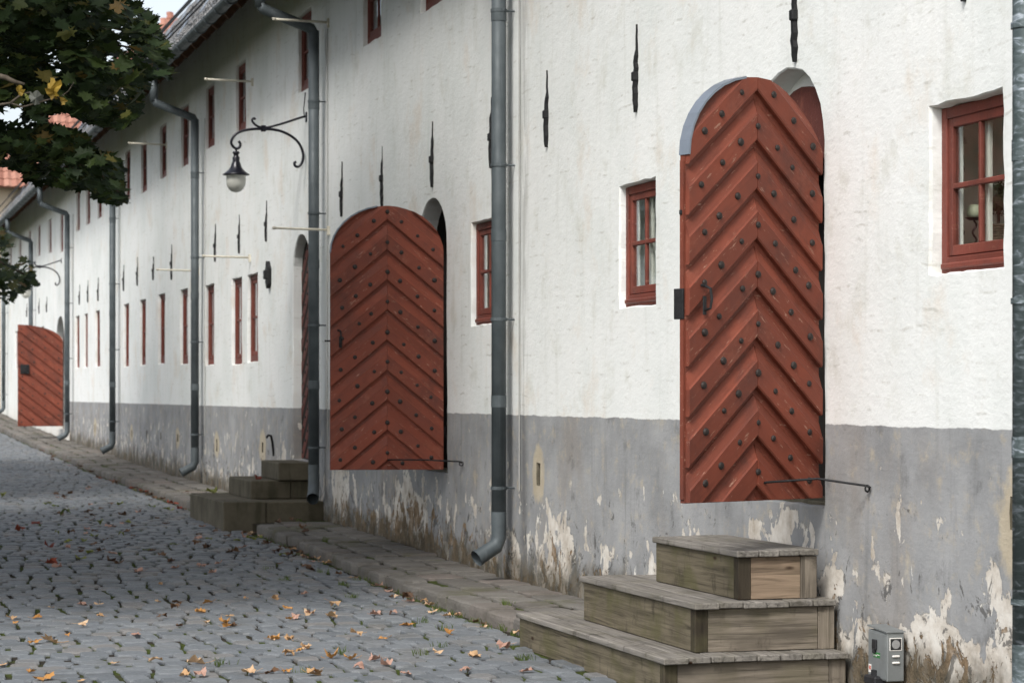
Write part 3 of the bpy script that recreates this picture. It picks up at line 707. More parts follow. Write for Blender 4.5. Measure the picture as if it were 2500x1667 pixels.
stay_rod(d2, [(.52, .036, .09), (.52, .05, .095), (.2, .33, .10), (-.10, .57, .09), (-.11, .60, .08)], (-.11, .58, .07))
# closed door above the stone steps, boarded face to the street
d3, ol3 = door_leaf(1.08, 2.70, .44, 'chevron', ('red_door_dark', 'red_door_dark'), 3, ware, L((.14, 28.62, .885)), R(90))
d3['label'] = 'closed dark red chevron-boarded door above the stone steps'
# far leaf with diagonal boards
d4, ol4 = door_leaf(1.08, 2.47, .42, 'half', ('red_door', 'red_door'), 4, ware, L((-.035, 59.70, .90)), math.pi + R(-4), angle=38)
d4['label'] = 'far red door leaf with diagonal boards and a black lock box'
mb = MB(); mb.box(.80, 1.02, .03, .07, 1.27, 1.50, .01); mb.box(.86, .96, .07, .085, 1.32, 1.45, .005); mb.build('lock_box', M['iron'], d4)
# red inner frame and fanlight in the first doorway
def arch_ring(name, a, b, outer, inner, x0, x1, mat):
    o_ = arch_pts(a, b, 1.03, outer[0], outer[1]); i_ = arch_pts(a + inner[2], b - inner[2], 1.03, inner[0], inner[1]); n_ = len(o_)
    V = [L((x, p[0], p[1])) for x in (x0, x1) for lp in (o_, i_) for p in lp]; F = []
    for i in range(1, n_):
        j = (i + 1) % n_; F += [(i, j, n_ + j, n_ + i), (2 * n_ + i, 3 * n_ + i, 3 * n_ + j, 2 * n_ + j), (n_ + i, n_ + j, 3 * n_ + j, 3 * n_ + i), (i, 2 * n_ + i, 2 * n_ + j, j)]
    mb = MB(); mb.add(V, F); return mb.build(name, M[mat], ware)
arch_ring('door_rebate', 13.07, 14.23, (3.67, .50), (3.50, .44, .04), .16, .24, 'wall_upper')
arch_ring('door_frame', 13.09, 14.21, (3.545, .47), (3.20, .38, .09), .105, .158, 'red_door_dark')
for y0, y1, z in ((13.05, 14.25, 1.02), (21.95, 23.11, .93)):
    mb = MB(); mb.box(.04, .35, -.58, .58, -.02, .03, .01); mb.build('threshold', M['stone'], ware, L((0, (y0 + y1) / 2, z)))

# ---- iron wall anchors
def anchor_mesh(rg, ln):
    mb = MB(); k = 14; wv_ = [rg.uniform(-.012, .012) for _ in range(k + 1)]; cut = rg.uniform(.70, .78)
    secs = []
    for i in range(k + 1):
        t_ = i / k; hw = .019 if t_ > .12 else .006 + .013 * t_ / .12
        if t_ > cut: hw = .010 * (1 - (t_ - cut) / (1 - cut)) + .002
        secs.append((t_ * ln, wv_[i] * (1 if .1 < t_ < cut else .4), hw, (.026 + .005 * math.sin(t_ * 7)) if t_ < cut else .012))
    V = []; F = []
    for z, y_, hw, d in secs: V += [(.01, y_ - hw, z), (.01, y_ + hw, z), (-d, y_ + hw, z), (-d, y_ - hw, z)]
    for i in range(k): F += [(4 * i + j, 4 * i + (j + 1) % 4, 4 * i + 4 + (j + 1) % 4, 4 * i + 4 + j) for j in range(4)]
    F += [(3, 2, 1, 0), tuple(4 * k + j for j in range(4))]
    mb.add(V, F); zc = ln * rg.uniform(.40, .46); mb.box(-.04, .0, -.027, .027, zc - .03, zc + .035, .006)
    return mb.mesh('wall_anchor', M['iron'])
AV = [anchor_mesh(random.Random(50 + i), .62) for i in range(5)]
for i, (y, z0, z1) in enumerate(((11.23, 3.68, 4.28), (13.49, 3.67, 4.28), (16.44, 3.70, 4.33), (18.68, 3.67, 4.29), (20.35, 3.65, 4.27), (22.5, 3.66, 4.29), (24.66, 3.64, 4.27), (26.7, 3.676, 4.294), (31.55, 3.69, 4.23),
        (33.75, 3.656, 4.2), (35.94, 3.656, 4.22), (40.64, 3.6, 4.19), (42.96, 3.70, 4.12), (45.24, 3.70, 4.23), (47.43, 3.69, 4.2), (51.98, 3.66, 4.17), (54.07, 3.71, 4.2), (56.0, 3.726, 4.186), (64.47, 3.83, 4.24), (66.87, 3.87, 4.29), (71, 3.9, 4.3))):
    o = link('wall_anchor', AV[i % 5], ware, L((wn_(y, z0), y, z0))); o.scale = (1, 1, (z1 - z0) / .62)
mb = MB(); mb.prism([(-.09, .0), (.0, -.06), (.08, .02), (.09, .18), (.04, .3), (-.02, .24), (-.08, .2)], lambda u, v, h: (h, u, v), -.06, .02); mb.box(-.10, -.02, -.09, .02, .06, .18, .01); mb.build('wall_anchor', M['iron'], ware, L((0, 31.28, 3.12)))
mb = MB(); mb.tube([(-.01, 0, .0), (-.03, .0, .18), (-.05, -.03, .26), (-.10, -.08, .27), (-.12, -.1, .24)], .016, 6); mb.build('boot_hook', M['iron'], ware, L((0, 31.0, .88)), smooth=True)

# ---- downpipes, gutter
EX, EZ = -.77, 6.50
def downpipe(y, zb, rad, mat, top=True, out=(-1, 0), cable=True, zt=6.35):
    n0 = .14; mb = MB(); x = -n0
    if top:
        P = [(x, y, zb + .25), (x, y, zt - .75), (x, y, 5.85), (x - .03, y, 5.98), (EX + .05, y, 6.17), (EX, y, 6.24), (EX, y, EZ - .03)]
        # straight runs joined with mitred bends
        mb.tube([(x, y, zb + .3), (x, y, 5.90)], rad, 14); mb.tube([(x, y, 5.86), (x - .02, y, 5.92), (EX + .03, y, 6.13), (EX, y, 6.19)], rad * .97, 14); mb.tube([(EX, y, 6.15), (EX, y, EZ)], rad * .98, 14)
    else: mb.tube([(x, y, zb + .3), (x, y, zt)], rad, 16)
    base = (x, y, zb); V0 = Vector(L((0, 0, 0)))
    o = MB(); o.v = [L(p) for p in mb.v]; o.f = mb.f; o.m = mb.m
    pipe = o.build('downpipe', M[mat], ware, smooth=True)
    eb = MB(); dx, dy = out
    eb.tube([(x, y, zb + .42), (x, y, zb + .20), (x + dx * .03, y + dy * .03, zb + .13), (x + dx * .20, y + dy * .20, zb + .04)], [rad * 1.03, rad * 1.03, rad * 1.06, rad * 1.1], 14, False)
    eb.tube([(x + dx * .19, y + dy * .19, zb + .046), (x + dx * .215, y + dy * .215, zb + .033)], rad * 1.17, 14, False)
    eb.v = [L(p) for p in eb.v]; eb.build('outlet_elbow', M[mat], pipe, smooth=True)
    zz = zb + .62
    while zz < 5.8:
        cb = MB(); cb.tube([(x, y, zz - .014), (x, y, zz + .014)], rad * 1.12, 14); cb.tube([(x, y, zz), (.03, y, zz)], .009, 6); cb.tube([(x + rad * .7, y - rad * 1.0, zz), (x + .02, y - rad * 1.35, zz)], .008, 5)
        cb.v = [L(p) for p in cb.v]; cb.build('bracket', M[mat], pipe); zz += 1.42 if zz < 1.2 else 1.30
    for zj in (zb + .75 + .6, zb + 2.75, zb + 4.6):
        cb = MB(); cb.tube([(x, y, zj - .05), (x, y, zj + .05)], rad * 1.055, 14, False); cb.v = [L(p) for p in cb.v]; cb.build('joint_sleeve', M[mat], pipe, smooth=True)
    if cable:
        cb = MB(); cb.tube([(-.014, y - .19, zb + .6), (-.014, y - .19, 5.9)], .006, 5); cb.v = [L(p) for p in cb.v]; cb.build('cable', M['cable'], pipe)
    return pipe
downpipe(10.33, .08, .066, 'galv', True, (-1, 0), False)
downpipe(19.64, .27, .062, 'zinc', True, (-.97, -.25), True)
downpipe(27.67, .44, .063, 'zinc', True, (-.25, -.97), True)
downpipe(37.08, .44, .062, 'zinc', True, (-1, 0)); downpipe(48.18, .52, .062, 'zinc', True, (-1, 0)); downpipe(57.52, .60, .062, 'zinc', True, (-1, 0))
downpipe(67.97, .78, .062, 'zinc', True, (-1, 0), False); downpipe(78.6, 1.05, .062, 'zinc', True, (-1, 0), False)
mb = MB(); k = 8; V = []
prof = [(EX + .085 * math.cos(a), EZ + .10 + .085 * math.sin(a)) for a in [math.pi + math.pi * i / k for i in range(k + 1)]]
prof2 = [(EX + .079 * math.cos(a), EZ + .10 + .079 * math.sin(a)) for a in [2 * math.pi - math.pi * i / k for i in range(k + 1)]]
pr = prof + prof2; n_ = len(pr)
mb.add([L((x, y, z)) for y in (Y0, Y1) for x, z in pr], [(i, (i + 1) % n_, n_ + (i + 1) % n_, n_ + i) for i in range(n_)]); gutter = mb.build('gutter', M['zinc'], ware)
mb = MB()
for i in range(k): 
    a0, a1 = prof[i], prof[i + 1]
mb.tube([(EX + .092 * math.cos(a), 0, EZ + .10 + .092 * math.sin(a)) for a in [math.pi + math.pi * i / k for i in range(k + 1)]], .010, 5); gbm = mb.mesh('gutter_bracket', M['zinc'])
y = Y0 + .4
while y < Y1: link('gutter_bracket', gbm, gutter, L((0, y, 0))); y += .85

# ---- roof
RX, RZ = 4.2, 12.45; TP = (RZ - 6.60) / (RX - EX - .04); sl_len = math.hypot(RX - EX, RZ - 6.6); ux, uz = (RX - EX) / sl_len, (RZ - 6.6) / sl_len
def rpt(s, y, h=0): return L((EX + .02 + ux * s - uz * h, y, 6.62 + uz * s + ux * h))
mb = MB(); mb.add([rpt(0, Y0 - .3), rpt(sl_len, Y0 - .3), rpt(sl_len, Y1 + .2), rpt(0, Y1 + .2), rpt(0, Y0 - .3, -.05), rpt(sl_len, Y0 - .3, -.05), rpt(sl_len, Y1 + .2, -.05), rpt(0, Y1 + .2, -.05)],
    [(0, 1, 2, 3), (4, 7, 6, 5), (0, 3, 7, 4), (0, 4, 5, 1), (3, 2, 6, 7)])
mb.add([L((RX, Y0 - .3, RZ + .02)), L((RX, Y1 + .2, RZ + .02)), L((RX + 5, Y1 + .2, 6.6)), L((RX + 5, Y0 - .3, 6.6))], [(0, 1, 2, 3)])
roof = mb.build('roof', M['roof_board'], ware)
mb = MB(); rg = random.Random(21); tw = .24; th = .33
for i in range(int(sl_len / th) + 1):
    y = 26.0
    while y < Y1:
        s0 = i * th - .02; s1 = min(s0 + th + .06, sl_len); j1 = rg.uniform(-.008, .012); q = rg.uniform(-.004, .004)
        V = [rpt(s0 + q, y, .055 + j1), rpt(s0 + q, y + tw * .55, .030 + j1), rpt(s0 + q, y + tw, .06 + j1), rpt(s1, y, .028), rpt(s1, y + tw * .55, .006), rpt(s1, y + tw, .03), rpt(s0 + q, y, .02), rpt(s0 + q, y + tw * .55, .0), rpt(s0 + q, y + tw, .02)]
        mb.add(V, [(0, 3, 4, 1), (1, 4, 5, 2), (6, 0, 1, 7), (7, 1, 2, 8)]); y += tw
tag(mb.build('roof_tiles', M['roof_tile'], roof), kind='stuff')
for s_ in (.75, 1.9):                                            # snow guard rails on brackets
    mb = MB()
    for dh in (.16, .30): mb.tube([rpt(s_, 27, dh), rpt(s_, Y1, dh)], .016, 5)
    mb.build('snow_rail', M['iron'], roof)
gm = MB(); gm.box(-.05, .30, -.16, .16, -.004, .004); gmm = gm.mesh('snow_guard_plate', M['cap_sheet'])
for s_ in (.75, 1.9, 3.4, 5.2):
    y = 28.0 + s_ * .3
    while y < 80:
        o = link('snow_guard_plate', gmm, roof, rpt(s_, y, .10)); o.rotation_euler = (0, -math.atan2(uz, ux) - R(8), 0); y += 2.3
rm = MB(); c_, s_ = ux, uz; rm.box(0, 1.6, -.045, .045, -.14, -.001); rafter = rm.mesh('rafter_tail', M['rafter'])
y = Y0 + .5
while y < Y1: o = link('rafter_tail', rafter, roof, rpt(.03, y, -.052)); o.rotation_euler = (0, -math.atan2(uz, ux), 0); y += .95

# ------------------------------------------------------------------ things on the wall: lamps, rods
def wall_lamp(y, z, label):
    o = empty('wall_lamp', (0, y, z)); tag(o, label, 'lamp', 'wrought-iron wall lamps')
    P = lambda zx, zy: (-(2075 - zx) / 2.766 * .00497, 0, ((795 - zy) / 2.766) / 203.5)   # along the outward arm
    mb = MB()
    def curve(pp, r, n=4):
        q = [Vector(P(*a)) for a in pp]; out = []
        for i in range(len(q) - 1):
            p0, p1, p2, p3 = q[max(i - 1, 0)], q[i], q[i + 1], q[min(i + 2, len(q) - 1)]
            for t_ in [j / n for j in range(n)]:
                out.append(.5 * ((2 * p1) + (-p0 + p2) * t_ + (2 * p0 - 5 * p1 + 4 * p2 - p3) * t_ * t_ + (-p0 + 3 * p1 - 3 * p2 + p3) * t_ ** 3))
        out.append(q[-1]); mb.tube(out, r, 7)
    curve([(2075, 790), (2030, 802), (1900, 848), (1800, 876), (1745, 870), (1712, 845), (1704, 825), (1715, 815), (1727, 824)], .014)
    curve([(1612, 972), (1625, 990), (1618, 1015), (1592, 1022), (1565, 992), (1572, 955), (1605, 918), (1680, 893), (1780, 885), (1880, 892), (1960, 922), (2020, 972), (2050, 1040), (2046, 1100), (2018, 1135), (1995, 1127), (1992, 1108), (2003, 1103)], .017)
    mb.box(-.015, .02, -.04, .04, -.06, .06, .006); c = P(1780, 884); mb.box(c[0] - .03, c[0] + .03, -.03, .03, c[2] - .035, c[2] + .04, .006)
    mb.build('bracket_arm', M['lamp_black'], o, smooth=True)
    cx, _, zt = P(1596, 1022)
    k = 1 / 2.766 / 203.5; f = lambda zy: (1022 - zy) * k
    sb = MB(); sb.tube([(cx, 0, zt + .01), (cx, 0, f(1045) + zt)], .012, 6)
    prof_ = [(.0, 1040), (.035, 1042), (.045, 1055), (.030, 1062), (.032, 1075), (.045, 1085), (.042, 1108), (.052, 1120), (.066, 1145), (.092, 1168), (.13, 1185), (.162, 1197), (.162, 1203), (.12, 1206), (.05, 1200)]
    sb.lathe([(r, f(zz)) for r, zz in prof_], (cx, 0, zt), 24); sb.build('lamp_shade', M['lamp_black'], o, smooth=True)
    gb = MB(); gb.lathe([(r, f(zz)) for r, zz in ((.118, 1206), (.118, 1245), (.112, 1270), (.09, 1296), (.055, 1312), (.02, 1318), (.001, 1319))], (cx, 0, zt), 22); gb.build('glass_globe', M['lamp_glass'], o, smooth=True)
    bb = MB(); bb.lathe([(.02, f(1205)), (.026, f(1225)), (.018, f(1240)), (.001, f(1245))], (cx, 0, zt), 10); bb.build('bulb', M['white_trim'], o, smooth=True)
    return o
o = wall_lamp(28.82, 5.03, 'large black wall lamp on scrolled bracket above the stone steps')
cb = MB(); cb.tube([(-.03, .0, .0), (-.035, .01, .1), (-.01, .03, .3)], .007, 5); cb.build('cable', M['iron'], o)
wall_lamp(60.45, 4.97, 'small far black wall lamp above the diagonal-boarded door')
def rod(y, z, label):
    o = empty('wall_rod', (0, y, z)); tag(o, label, 'pole', 'cream iron rods on the wall')
    mb = MB(); mb.tube([(-.01, 0, 0), (-.66, 0, .012)], .014, 8); mb.tube([(-.63, 0, .011), (-.665, 0, .012)], .018, 8); mb.build('rod', M['cream_rod'], o, smooth=True)
    mb = MB(); mb.box(-.03, .012, -.02, .02, -.06, .045, .004); mb.build('wall_plate', M['cream_rod'], o)
rod(27.45, 5.97, 'cream rod high on the wall beside the topmost downpipe bend')
rod(32.63, 5.93, 'cream rod between the upper windows left of the big lamp')
rod(27.45, 3.575, 'cream rod crossing the downpipe beside the shaded open door')
rod(32.83, 3.548, 'cream rod just above the paired tall windows')
rod(37.6, 3.60, 'lowest far cream rod reaching left from a downpipe')
rod(41.2, 5.92, 'farthest cream rod under the eaves by a downpipe bend')

# ------------------------------------------------------------------ wooden steps
ws = empty('wooden_steps', (0, 13.9, 0)); tag(ws, 'three weathered wooden steps below the open red door', 'steps')
rg = random.Random(31)
def board(name, parent, base, a, b, c, mat, ax, seed_rot=0):
    """box from a to b (world); grain along axis ax; the mesh is built with its long axis on local x"""
    cen = [(a[i] + b[i]) / 2 - base[i] for i in range(3)]; sz = [abs(b[i] - a[i]) / 2 for i in range(3)]; mb = MB()
    if ax == 0: mb.box(-sz[0], sz[0], -sz[1], sz[1], -sz[2], sz[2], c); rot = (0, 0, 0)
    elif ax == 1: mb.box(-sz[1], sz[1], -sz[0], sz[0], -sz[2], sz[2], c); rot = (0, 0, R(90))
    else: mb.box(-sz[2], sz[2], -sz[1], sz[1], -sz[0], sz[0], c); rot = (0, R(90), 0)
    o = mb.build(name, M[mat], parent, cen); o.rotation_euler = rot; return o
WB = (0, 13.9, 0)
levels = ((1.13, 12.67, 15.60, -.02, .22), (.89, 12.83, 14.93, .22, .504), (.595, 12.92, 14.36, .504, .787))
for li, (n, ya, yb, zb, zt) in enumerate(levels):
    n1 = (.03, .03, .10)[li]; nb = (8, 6, 4)[li]; wd = (n - n1) / nb; tt = .036
    for i in range(nb):
        a = -n + i * wd + .002; b = -n + (i + 1) * wd - .002; e = rg.uniform(-.012, .012); dz = rg.uniform(-.002, .003)
        board('tread_board', ws, WB, (a - (.012 if i == 0 else 0), ya - .03 + e, zt - tt + dz), (b, yb + .02 + rg.uniform(-.01, .01), zt + dz), .005, 'tread_wood', 1)
    f = .022; z1 = zt - tt - .002
    board('front_board', ws, WB, (-n + .012, ya + .085, zb + .002), (-n + .012 + .028, yb - .002, z1), .004, 'green_wood', 1)
    board('corner_post', ws, WB, (-n + .008, ya + .004, zb + .002), (-n + .085, ya + .084, z1), .004, 'dark_wood', 2)
    board('end_board', ws, WB, (-n + .086, ya + .008, zb + .003), (-n1 - .105, ya + .038, z1), .003, ('weathered_wood', 'weathered_wood', 'tan_wood')[li], 0)
    board('corner_post', ws, WB, (-n1 - .103, ya + .003, zb + .002), (-n1 - .004, ya + .075, z1), .003, 'weathered_wood', 2)
    board('back_board', ws, WB, (-n + .05, yb - .034, zb + .003), (-n1 - .005, yb - .006, z1), .003, 'green_wood', 0)

# ------------------------------------------------------------------ stone steps
ss_ = empty('stone_steps', (0, 29, .15)); tag(ss_, 'three dark mossy sandstone steps by the closed door', 'steps')
def block(x0, x1, y0, y1, z0, z1):
    mb = MB(); mb.box(x0, x1, y0 - 29, y1 - 29, z0 - .15, z1 - .15, .012); mb.build('stone_block', M['stone'], ss_)
block(-1.19, -.69, 27.72, 30.37, .02, .438); block(-.686, -.01, 27.735, 30.36, .02, .432)
block(-.75, -.27, 28.42, 30.05, .435, .655); block(-.266, -.01, 28.43, 30.04, .435, .650); block(-.43, -.01, 28.36, 29.55, .655, .868)

# ------------------------------------------------------------------ meter box by the wall
bx = empty('meter_box', (-.08, 12.03, .14)); tag(bx, 'grey steel electric meter box with small window beside the wooden steps', 'box')
mb = MB(); mb.box(-.05, .05, -.12, .12, 0, .262, .004); mb.add([(-.056, -.126, .262), (.056, -.126, .262), (.056, .126, .278), (-.056, .126, .278), (-.056, -.126, .268), (.056, -.126, .268), (.056, .126, .286), (-.056, .126, .286)], [(0, 1, 2, 3), (4, 7, 6, 5), (0, 4, 5, 1), (1, 5, 6, 2), (2, 6, 7, 3), (3, 7, 4, 0)]); mb.build('casing', M['box_steel'], bx)
mb = MB(); mb.box(-.054, -.0505, -.112, .112, .01, .25, .001); mb.build('door', M['box_steel'], bx)
mb = MB(); mb.box(-.066, -.0545, -.005, .045, .16, .215, .003); mb.box(-.070, -.0545, .01, .03, .14, .165, .003); mb.build('latch', M['box_dark'], bx)
mb = MB(); mb.box(-.0552, -.0542, -.04, .045, .118, .147); mb.build('green_sticker', M['sticker_green'], bx)
mb = MB()
for k in range(3): mb.box(-.0557, -.0553, .03 - .016 * k, .04 - .016 * k, .125, .133)
mb.box(-.0557, -.0553, -.035, -.005, .132, .136); mb.build('sticker_print', M['sticker_white'], bx)
mb = MB(); mb.box(-.0552, -.0542, .072, .108, .03, .075); st = mb.build('warning_sticker', M['sticker_white'], bx)
mb = MB(); mb.box(-.0557, -.0553, .078, .088, .045, .066); mb.box(-.0557, -.0553, .092, .102, .045, .066); mb.build('sticker_mark', M['sticker_red'], st)
mb = MB(); mb.box(-.036, .036, -.1225, -.1205, .165, .235, .001); pn = mb.build('window_frame', M['sticker_white'], bx)
mb = MB(); mb.box(-.031, .031, -.1235, -.1226, .170, .230); mb.build('window', M['box_dark'], pn)
mb = MB(); mb.lathe([(.024, 0), (.024, .001), (.001, .0012)], seg=14); mb.v = [(x, -.1236 - z, y_ + .2) for x, y_, z in mb.v]; mb.build('dial', M['meter_glass'], pn)
for zz in (.13, .095): mb = MB(); mb.box(-.022, .022, -.131, -.1205, zz, zz + .012, .004); mb.build('louvre', M['sticker_white'], bx)
mb = MB(); mb.tube([(-.06, .02, -.02), (-.06, .02, .05)], .02, 8); mb.box(-.09, -.02, -.05, .1, -.03, .02, .01); mb.build('foot', M['box_dark'], bx)

# ------------------------------------------------------------------ things on the niche shelf behind the right window
cx, cy, cz = .27, 11.68, 2.442
o = empty('candle_stand', (cx, cy, cz)); tag(o, 'pale green ball candle on a twisted black iron stand behind the right window', 'candle')
mb = MB(); mb.lathe([(.001, .245), (.02, .243), (.034, .232), (.042, .212), (.043, .195), (.038, .172), (.001, .171)], seg=18); mb.build('candle', M['candle'], o, smooth=True)
mb = MB(); mb.lathe([(.001, .16), (.03, .162), (.05, .172), (.052, .174), (.03, .166), (.001, .165)], seg=18); mb.tube([(.010 * math.sin(i * .8), .010 * math.cos(i * .8), .16 - .16 * i / 16) for i in range(17)], .006, 6); mb.lathe([(.035, 0), (.035, .006), (.001, .008)], seg=12); mb.build('stand', M['iron'], o, smooth=True)
cx, cy = .30, 11.47
o = empty('topiary', (cx, cy, cz)); tag(o, 'small round topiary in a wicker basket behind the right window', 'plant')
mb = MB(); rg = random.Random(61)
for i in range(420):
    d = Vector((rg.gauss(0, 1), rg.gauss(0, 1), rg.gauss(0, 1))).normalized() * .092 * rg.uniform(.75, 1.06); p = d + Vector((0, 0, .262))
    a = Vector((rg.gauss(0, 1), rg.gauss(0, 1), rg.gauss(0, 1))).normalized() * .011; b = d.cross(a).normalized() * .006
    mb.add([p - a, p + b, p + a, p - b], [(0, 1, 2, 3)])
mb.lathe([(.001, .19), (.06, .21), (.078, .262), (.06, .315), (.001, .335)], seg=12); mb.build('crown', M['box_leaf'], o)
mb = MB(); mb.tube([(0, 0, .10), (.004, .003, .15), (0, 0, .2)], .008, 6); mb.build('stem', M['bark'], o)
mb = MB()
for i in range(9):
    z = .008 + i * .0135; r = .075 + .018 * i / 8; mb.tube([((r + .003 * (-1) ** (i + k)) * math.cos(2 * math.pi * k / 22), (r + .003 * (-1) ** (i + k)) * math.sin(2 * math.pi * k / 22), z) for k in range(23)], .0075, 5, False)
mb.lathe([(.07, 0), (.088, .12), (.001, .121)], seg=18); mb.build('basket', M['wicker'], o)

# ------------------------------------------------------------------ leaves and trees
LOBES = [(0, -.42), (.06, -.26), (.30, -.34), (.22, -.14), (.50, -.06), (.36, .06), (.46, .26), (.22, .18), (.14, .34), (.0, .52)]
def leaf_outline(): return LOBES + [(-x, y_) for x, y_ in LOBES[-2:0:-1]]
def leaf_geo(rg, curl=.0, fold=.15, rd=0.0):
    ol = []
    for x, y_ in leaf_outline():
        r_ = math.hypot(x, y_); q = 1 + (.40 / r_ - 1) * rd; ol.append((x * q, y_ * q))
    V = [(0, 0, 0)]
    cu = rg.uniform(.5, 1.3) * curl; ax = rg.uniform(0, math.pi)
    for x, y_ in ol:
        x2, y2 = x * rg.uniform(.88, 1.1), y_ * rg.uniform(.88, 1.1); t_ = x2 * math.cos(ax) + y2 * math.sin(ax)
        V.append((x2 * (1 - abs(cu) * .35 * abs(x2)), y2, abs(x2) * fold + cu * t_ * t_ * 1.6 + curl * rg.uniform(-.05, .05) + (rg.uniform(-.09, .11) if rd else 0)))
    k = len(ol); return V, [(0, 1 + i, 1 + (i + 1) % k) for i in range(k)]
LV = [leaf_geo(random.Random(70 + i), .12, .12) for i in range(8)]
LOW = ([(0, -.45, 0), (.45, -.15, .06), (.3, .3, .05), (0, .5, 0), (-.3, .3, .05), (-.45, -.15, .06)], [(0, 1, 2, 3), (0, 3, 4, 5)])
def rand_rot(rg, droop):
    n = Vector((rg.gauss(0, .55), rg.gauss(0, .55), 1)).normalized()
    n = (n + Vector((0, -.35, 0)) * droop).normalized(); return n.to_track_quat('Z', 'Y').to_matrix() @ Matrix.Rotation(rg.uniform(0, 6.28), 3, 'Z')
def poly_in(poly, x, y_): return inside(poly, (x, y_))
CROWN1 = [(-60, -60), (275, -60), (300, 5), (340, 15), (372, 38), (385, 75), (405, 100), (410, 140), (425, 185), (412, 192), (380, 180), (355, 215), (335, 255), (320, 300), (290, 316), (255, 312), (215, 298), (190, 288), (165, 272), (125, 272), (118, 310), (150, 305), (190, 325), (215, 345), (240, 375), (275, 380), (298, 405), (300, 445), (302, 500), (270, 496), (240, 480), (190, 468), (160, 455), (75, 448), (65, 425), (35, 412), (0, 408), (-60, 408)]
CROWN2 = [(-60, 555), (10, 558), (40, 598), (65, 618), (80, 650), (82, 690), (98, 692), (75, 702), (50, 720), (30, 742), (0, 735), (-60, 735)]
def maple(name, label, base, hts, ell_c, ell_r, n_off, poly, zr, n_in, n_obj, seed, size, offsize):
    rg = random.Random(seed); o = empty(name, base); tag(o, label, 'tree'); B = Vector(base)
    tk = MB(); tk.tube([(0, 0, -.2), (.03, .02, .5), (-.02, .05, hts * .5), (.1, .1, hts), (.3, .2, hts * 1.35)], [.36, .29, .25, .20, .13], 12)
    limbs = []
    for i in range(9):
        d = Vector((rg.gauss(0, 1), rg.gauss(0, 1), rg.gauss(0, .7))).normalized(); t_ = Vector(ell_c) - B + Vector((d.x * ell_r[0], d.y * ell_r[1], d.z * ell_r[2])) * .75
        s_ = Vector((.05, .08, hts * rg.uniform(.75, 1.1))); md = s_.lerp(t_, .5) + Vector((0, 0, -.4)); tk.tube([s_, md, t_], [.11, .06, .02], 7)
    tk.build('trunk', M['bark'], o, smooth=True)
    cr = MB(); lobj = []
    def put(p, sz, big):
        m_ = rand_rot(rg, 1.0); gi = rg.randrange(8)
        if big: lobj.append((p, m_, sz, gi)); return
        V_, F_ = LV[gi] if sz < .21 else LOW; cr.add([B * -1 + p + m_ @ (Vector(v) * sz) for v in V_], F_)
    # the part of the crown over the street that hangs into view
    inn = []
    while len(inn) < n_in:
        x, y_ = rg.uniform(-60, 430), rg.uniform(-60, 745)
        if not poly_in(poly, x, y_): continue
        cl = noise.noise(Vector((x * .012, y_ * .012, seed))) + rg.uniform(-.15, .6)
        if cl < 0: continue
        d = rg.uniform(*zr); inn.append((d, ray_at(x, y_, d)))
    inn.sort(key=lambda a: a[0])
    for i, (d, p) in enumerate(inn): put(p, size * rg.uniform(.7, 1.15), i < n_obj)
    k = 0  # unseen crown outside the frame, sized and thickened to shade street and wall
    while k < n_off:
        d = Vector((rg.gauss(0, 1), rg.gauss(0, 1), rg.gauss(0, 1))).normalized() * rg.uniform(.35, 1.0) ** .6
        p = Vector(ell_c) + Vector((d.x * ell_r[0], d.y * ell_r[1], d.z * ell_r[2]))
        if noise.noise(p * .55 + Vector((seed, 0, 0))) < -.12: continue
        k += 1
        px = cam_px(p)
        if px[2] > 1 and -30 < px[0] < 2530 and -30 < px[1] < 1700: continue
        put(p, offsize * rg.uniform(.8, 1.2), False)
    tag(cr.build('crown', M['maple_leaf'], o), kind='stuff')
    for p, m_, sz, gi in lobj:
        l_ = link('leaf', LMESH[gi], o); l_.matrix_local = Matrix.Translation(p - B) @ m_.to_4x4() @ Matrix.Scale(sz, 4)
    # hanging twigs through the visible foliage
    tw_ = MB()
    if poly is CROWN1: paths = [[(-150, 40, 19), (60, 60, 19), (200, 90, 19), (330, 120, 18.5), (400, 150, 18.5)], [(-150, 330, 19), (40, 345, 19), (150, 380, 18.7), (250, 430, 18.5), (290, 470, 18.4)], [(-150, 160, 20), (80, 170, 20), (200, 230, 19.5), (290, 285, 19)]]
    else: paths = [[(-150, 620, zr[0] + 1), (0, 640, zr[0] + 1), (60, 670, zr[0] + 1)]]
    for pp in paths: tw_.tube([ray_at(*q) - B for q in pp], [.03, .02, .012, .008, .005][:len(pp)], 6)
    tw_.build('branch', M['bark'], o, smooth=True)
    return o
LMESH = []
for V_, F_ in LV: mb = MB(); mb.add(V_, F_); LMESH.append(mb.mesh('leaf', M['maple_leaf']))
maple('maple_tree', 'dark green maple tree hanging over the street at top left', (-8.3, 21.0, -.05), 3.6, (-6.9, 21.5, 6.8), (4.5, 7.0, 4.4), 11000, CROWN1, (16.8, 23.5), 4600, 300, 3, .155, .27)
maple('maple_tree', 'far maple tree whose small spray hangs by the left edge', (-8.6, 36.0, .2), 3.6, (-7.6, 37.5, 7.4), (4.5, 7.5, 4.5), 6000, CROWN2, (29, 32), 330, 60, 4, .15, .28)
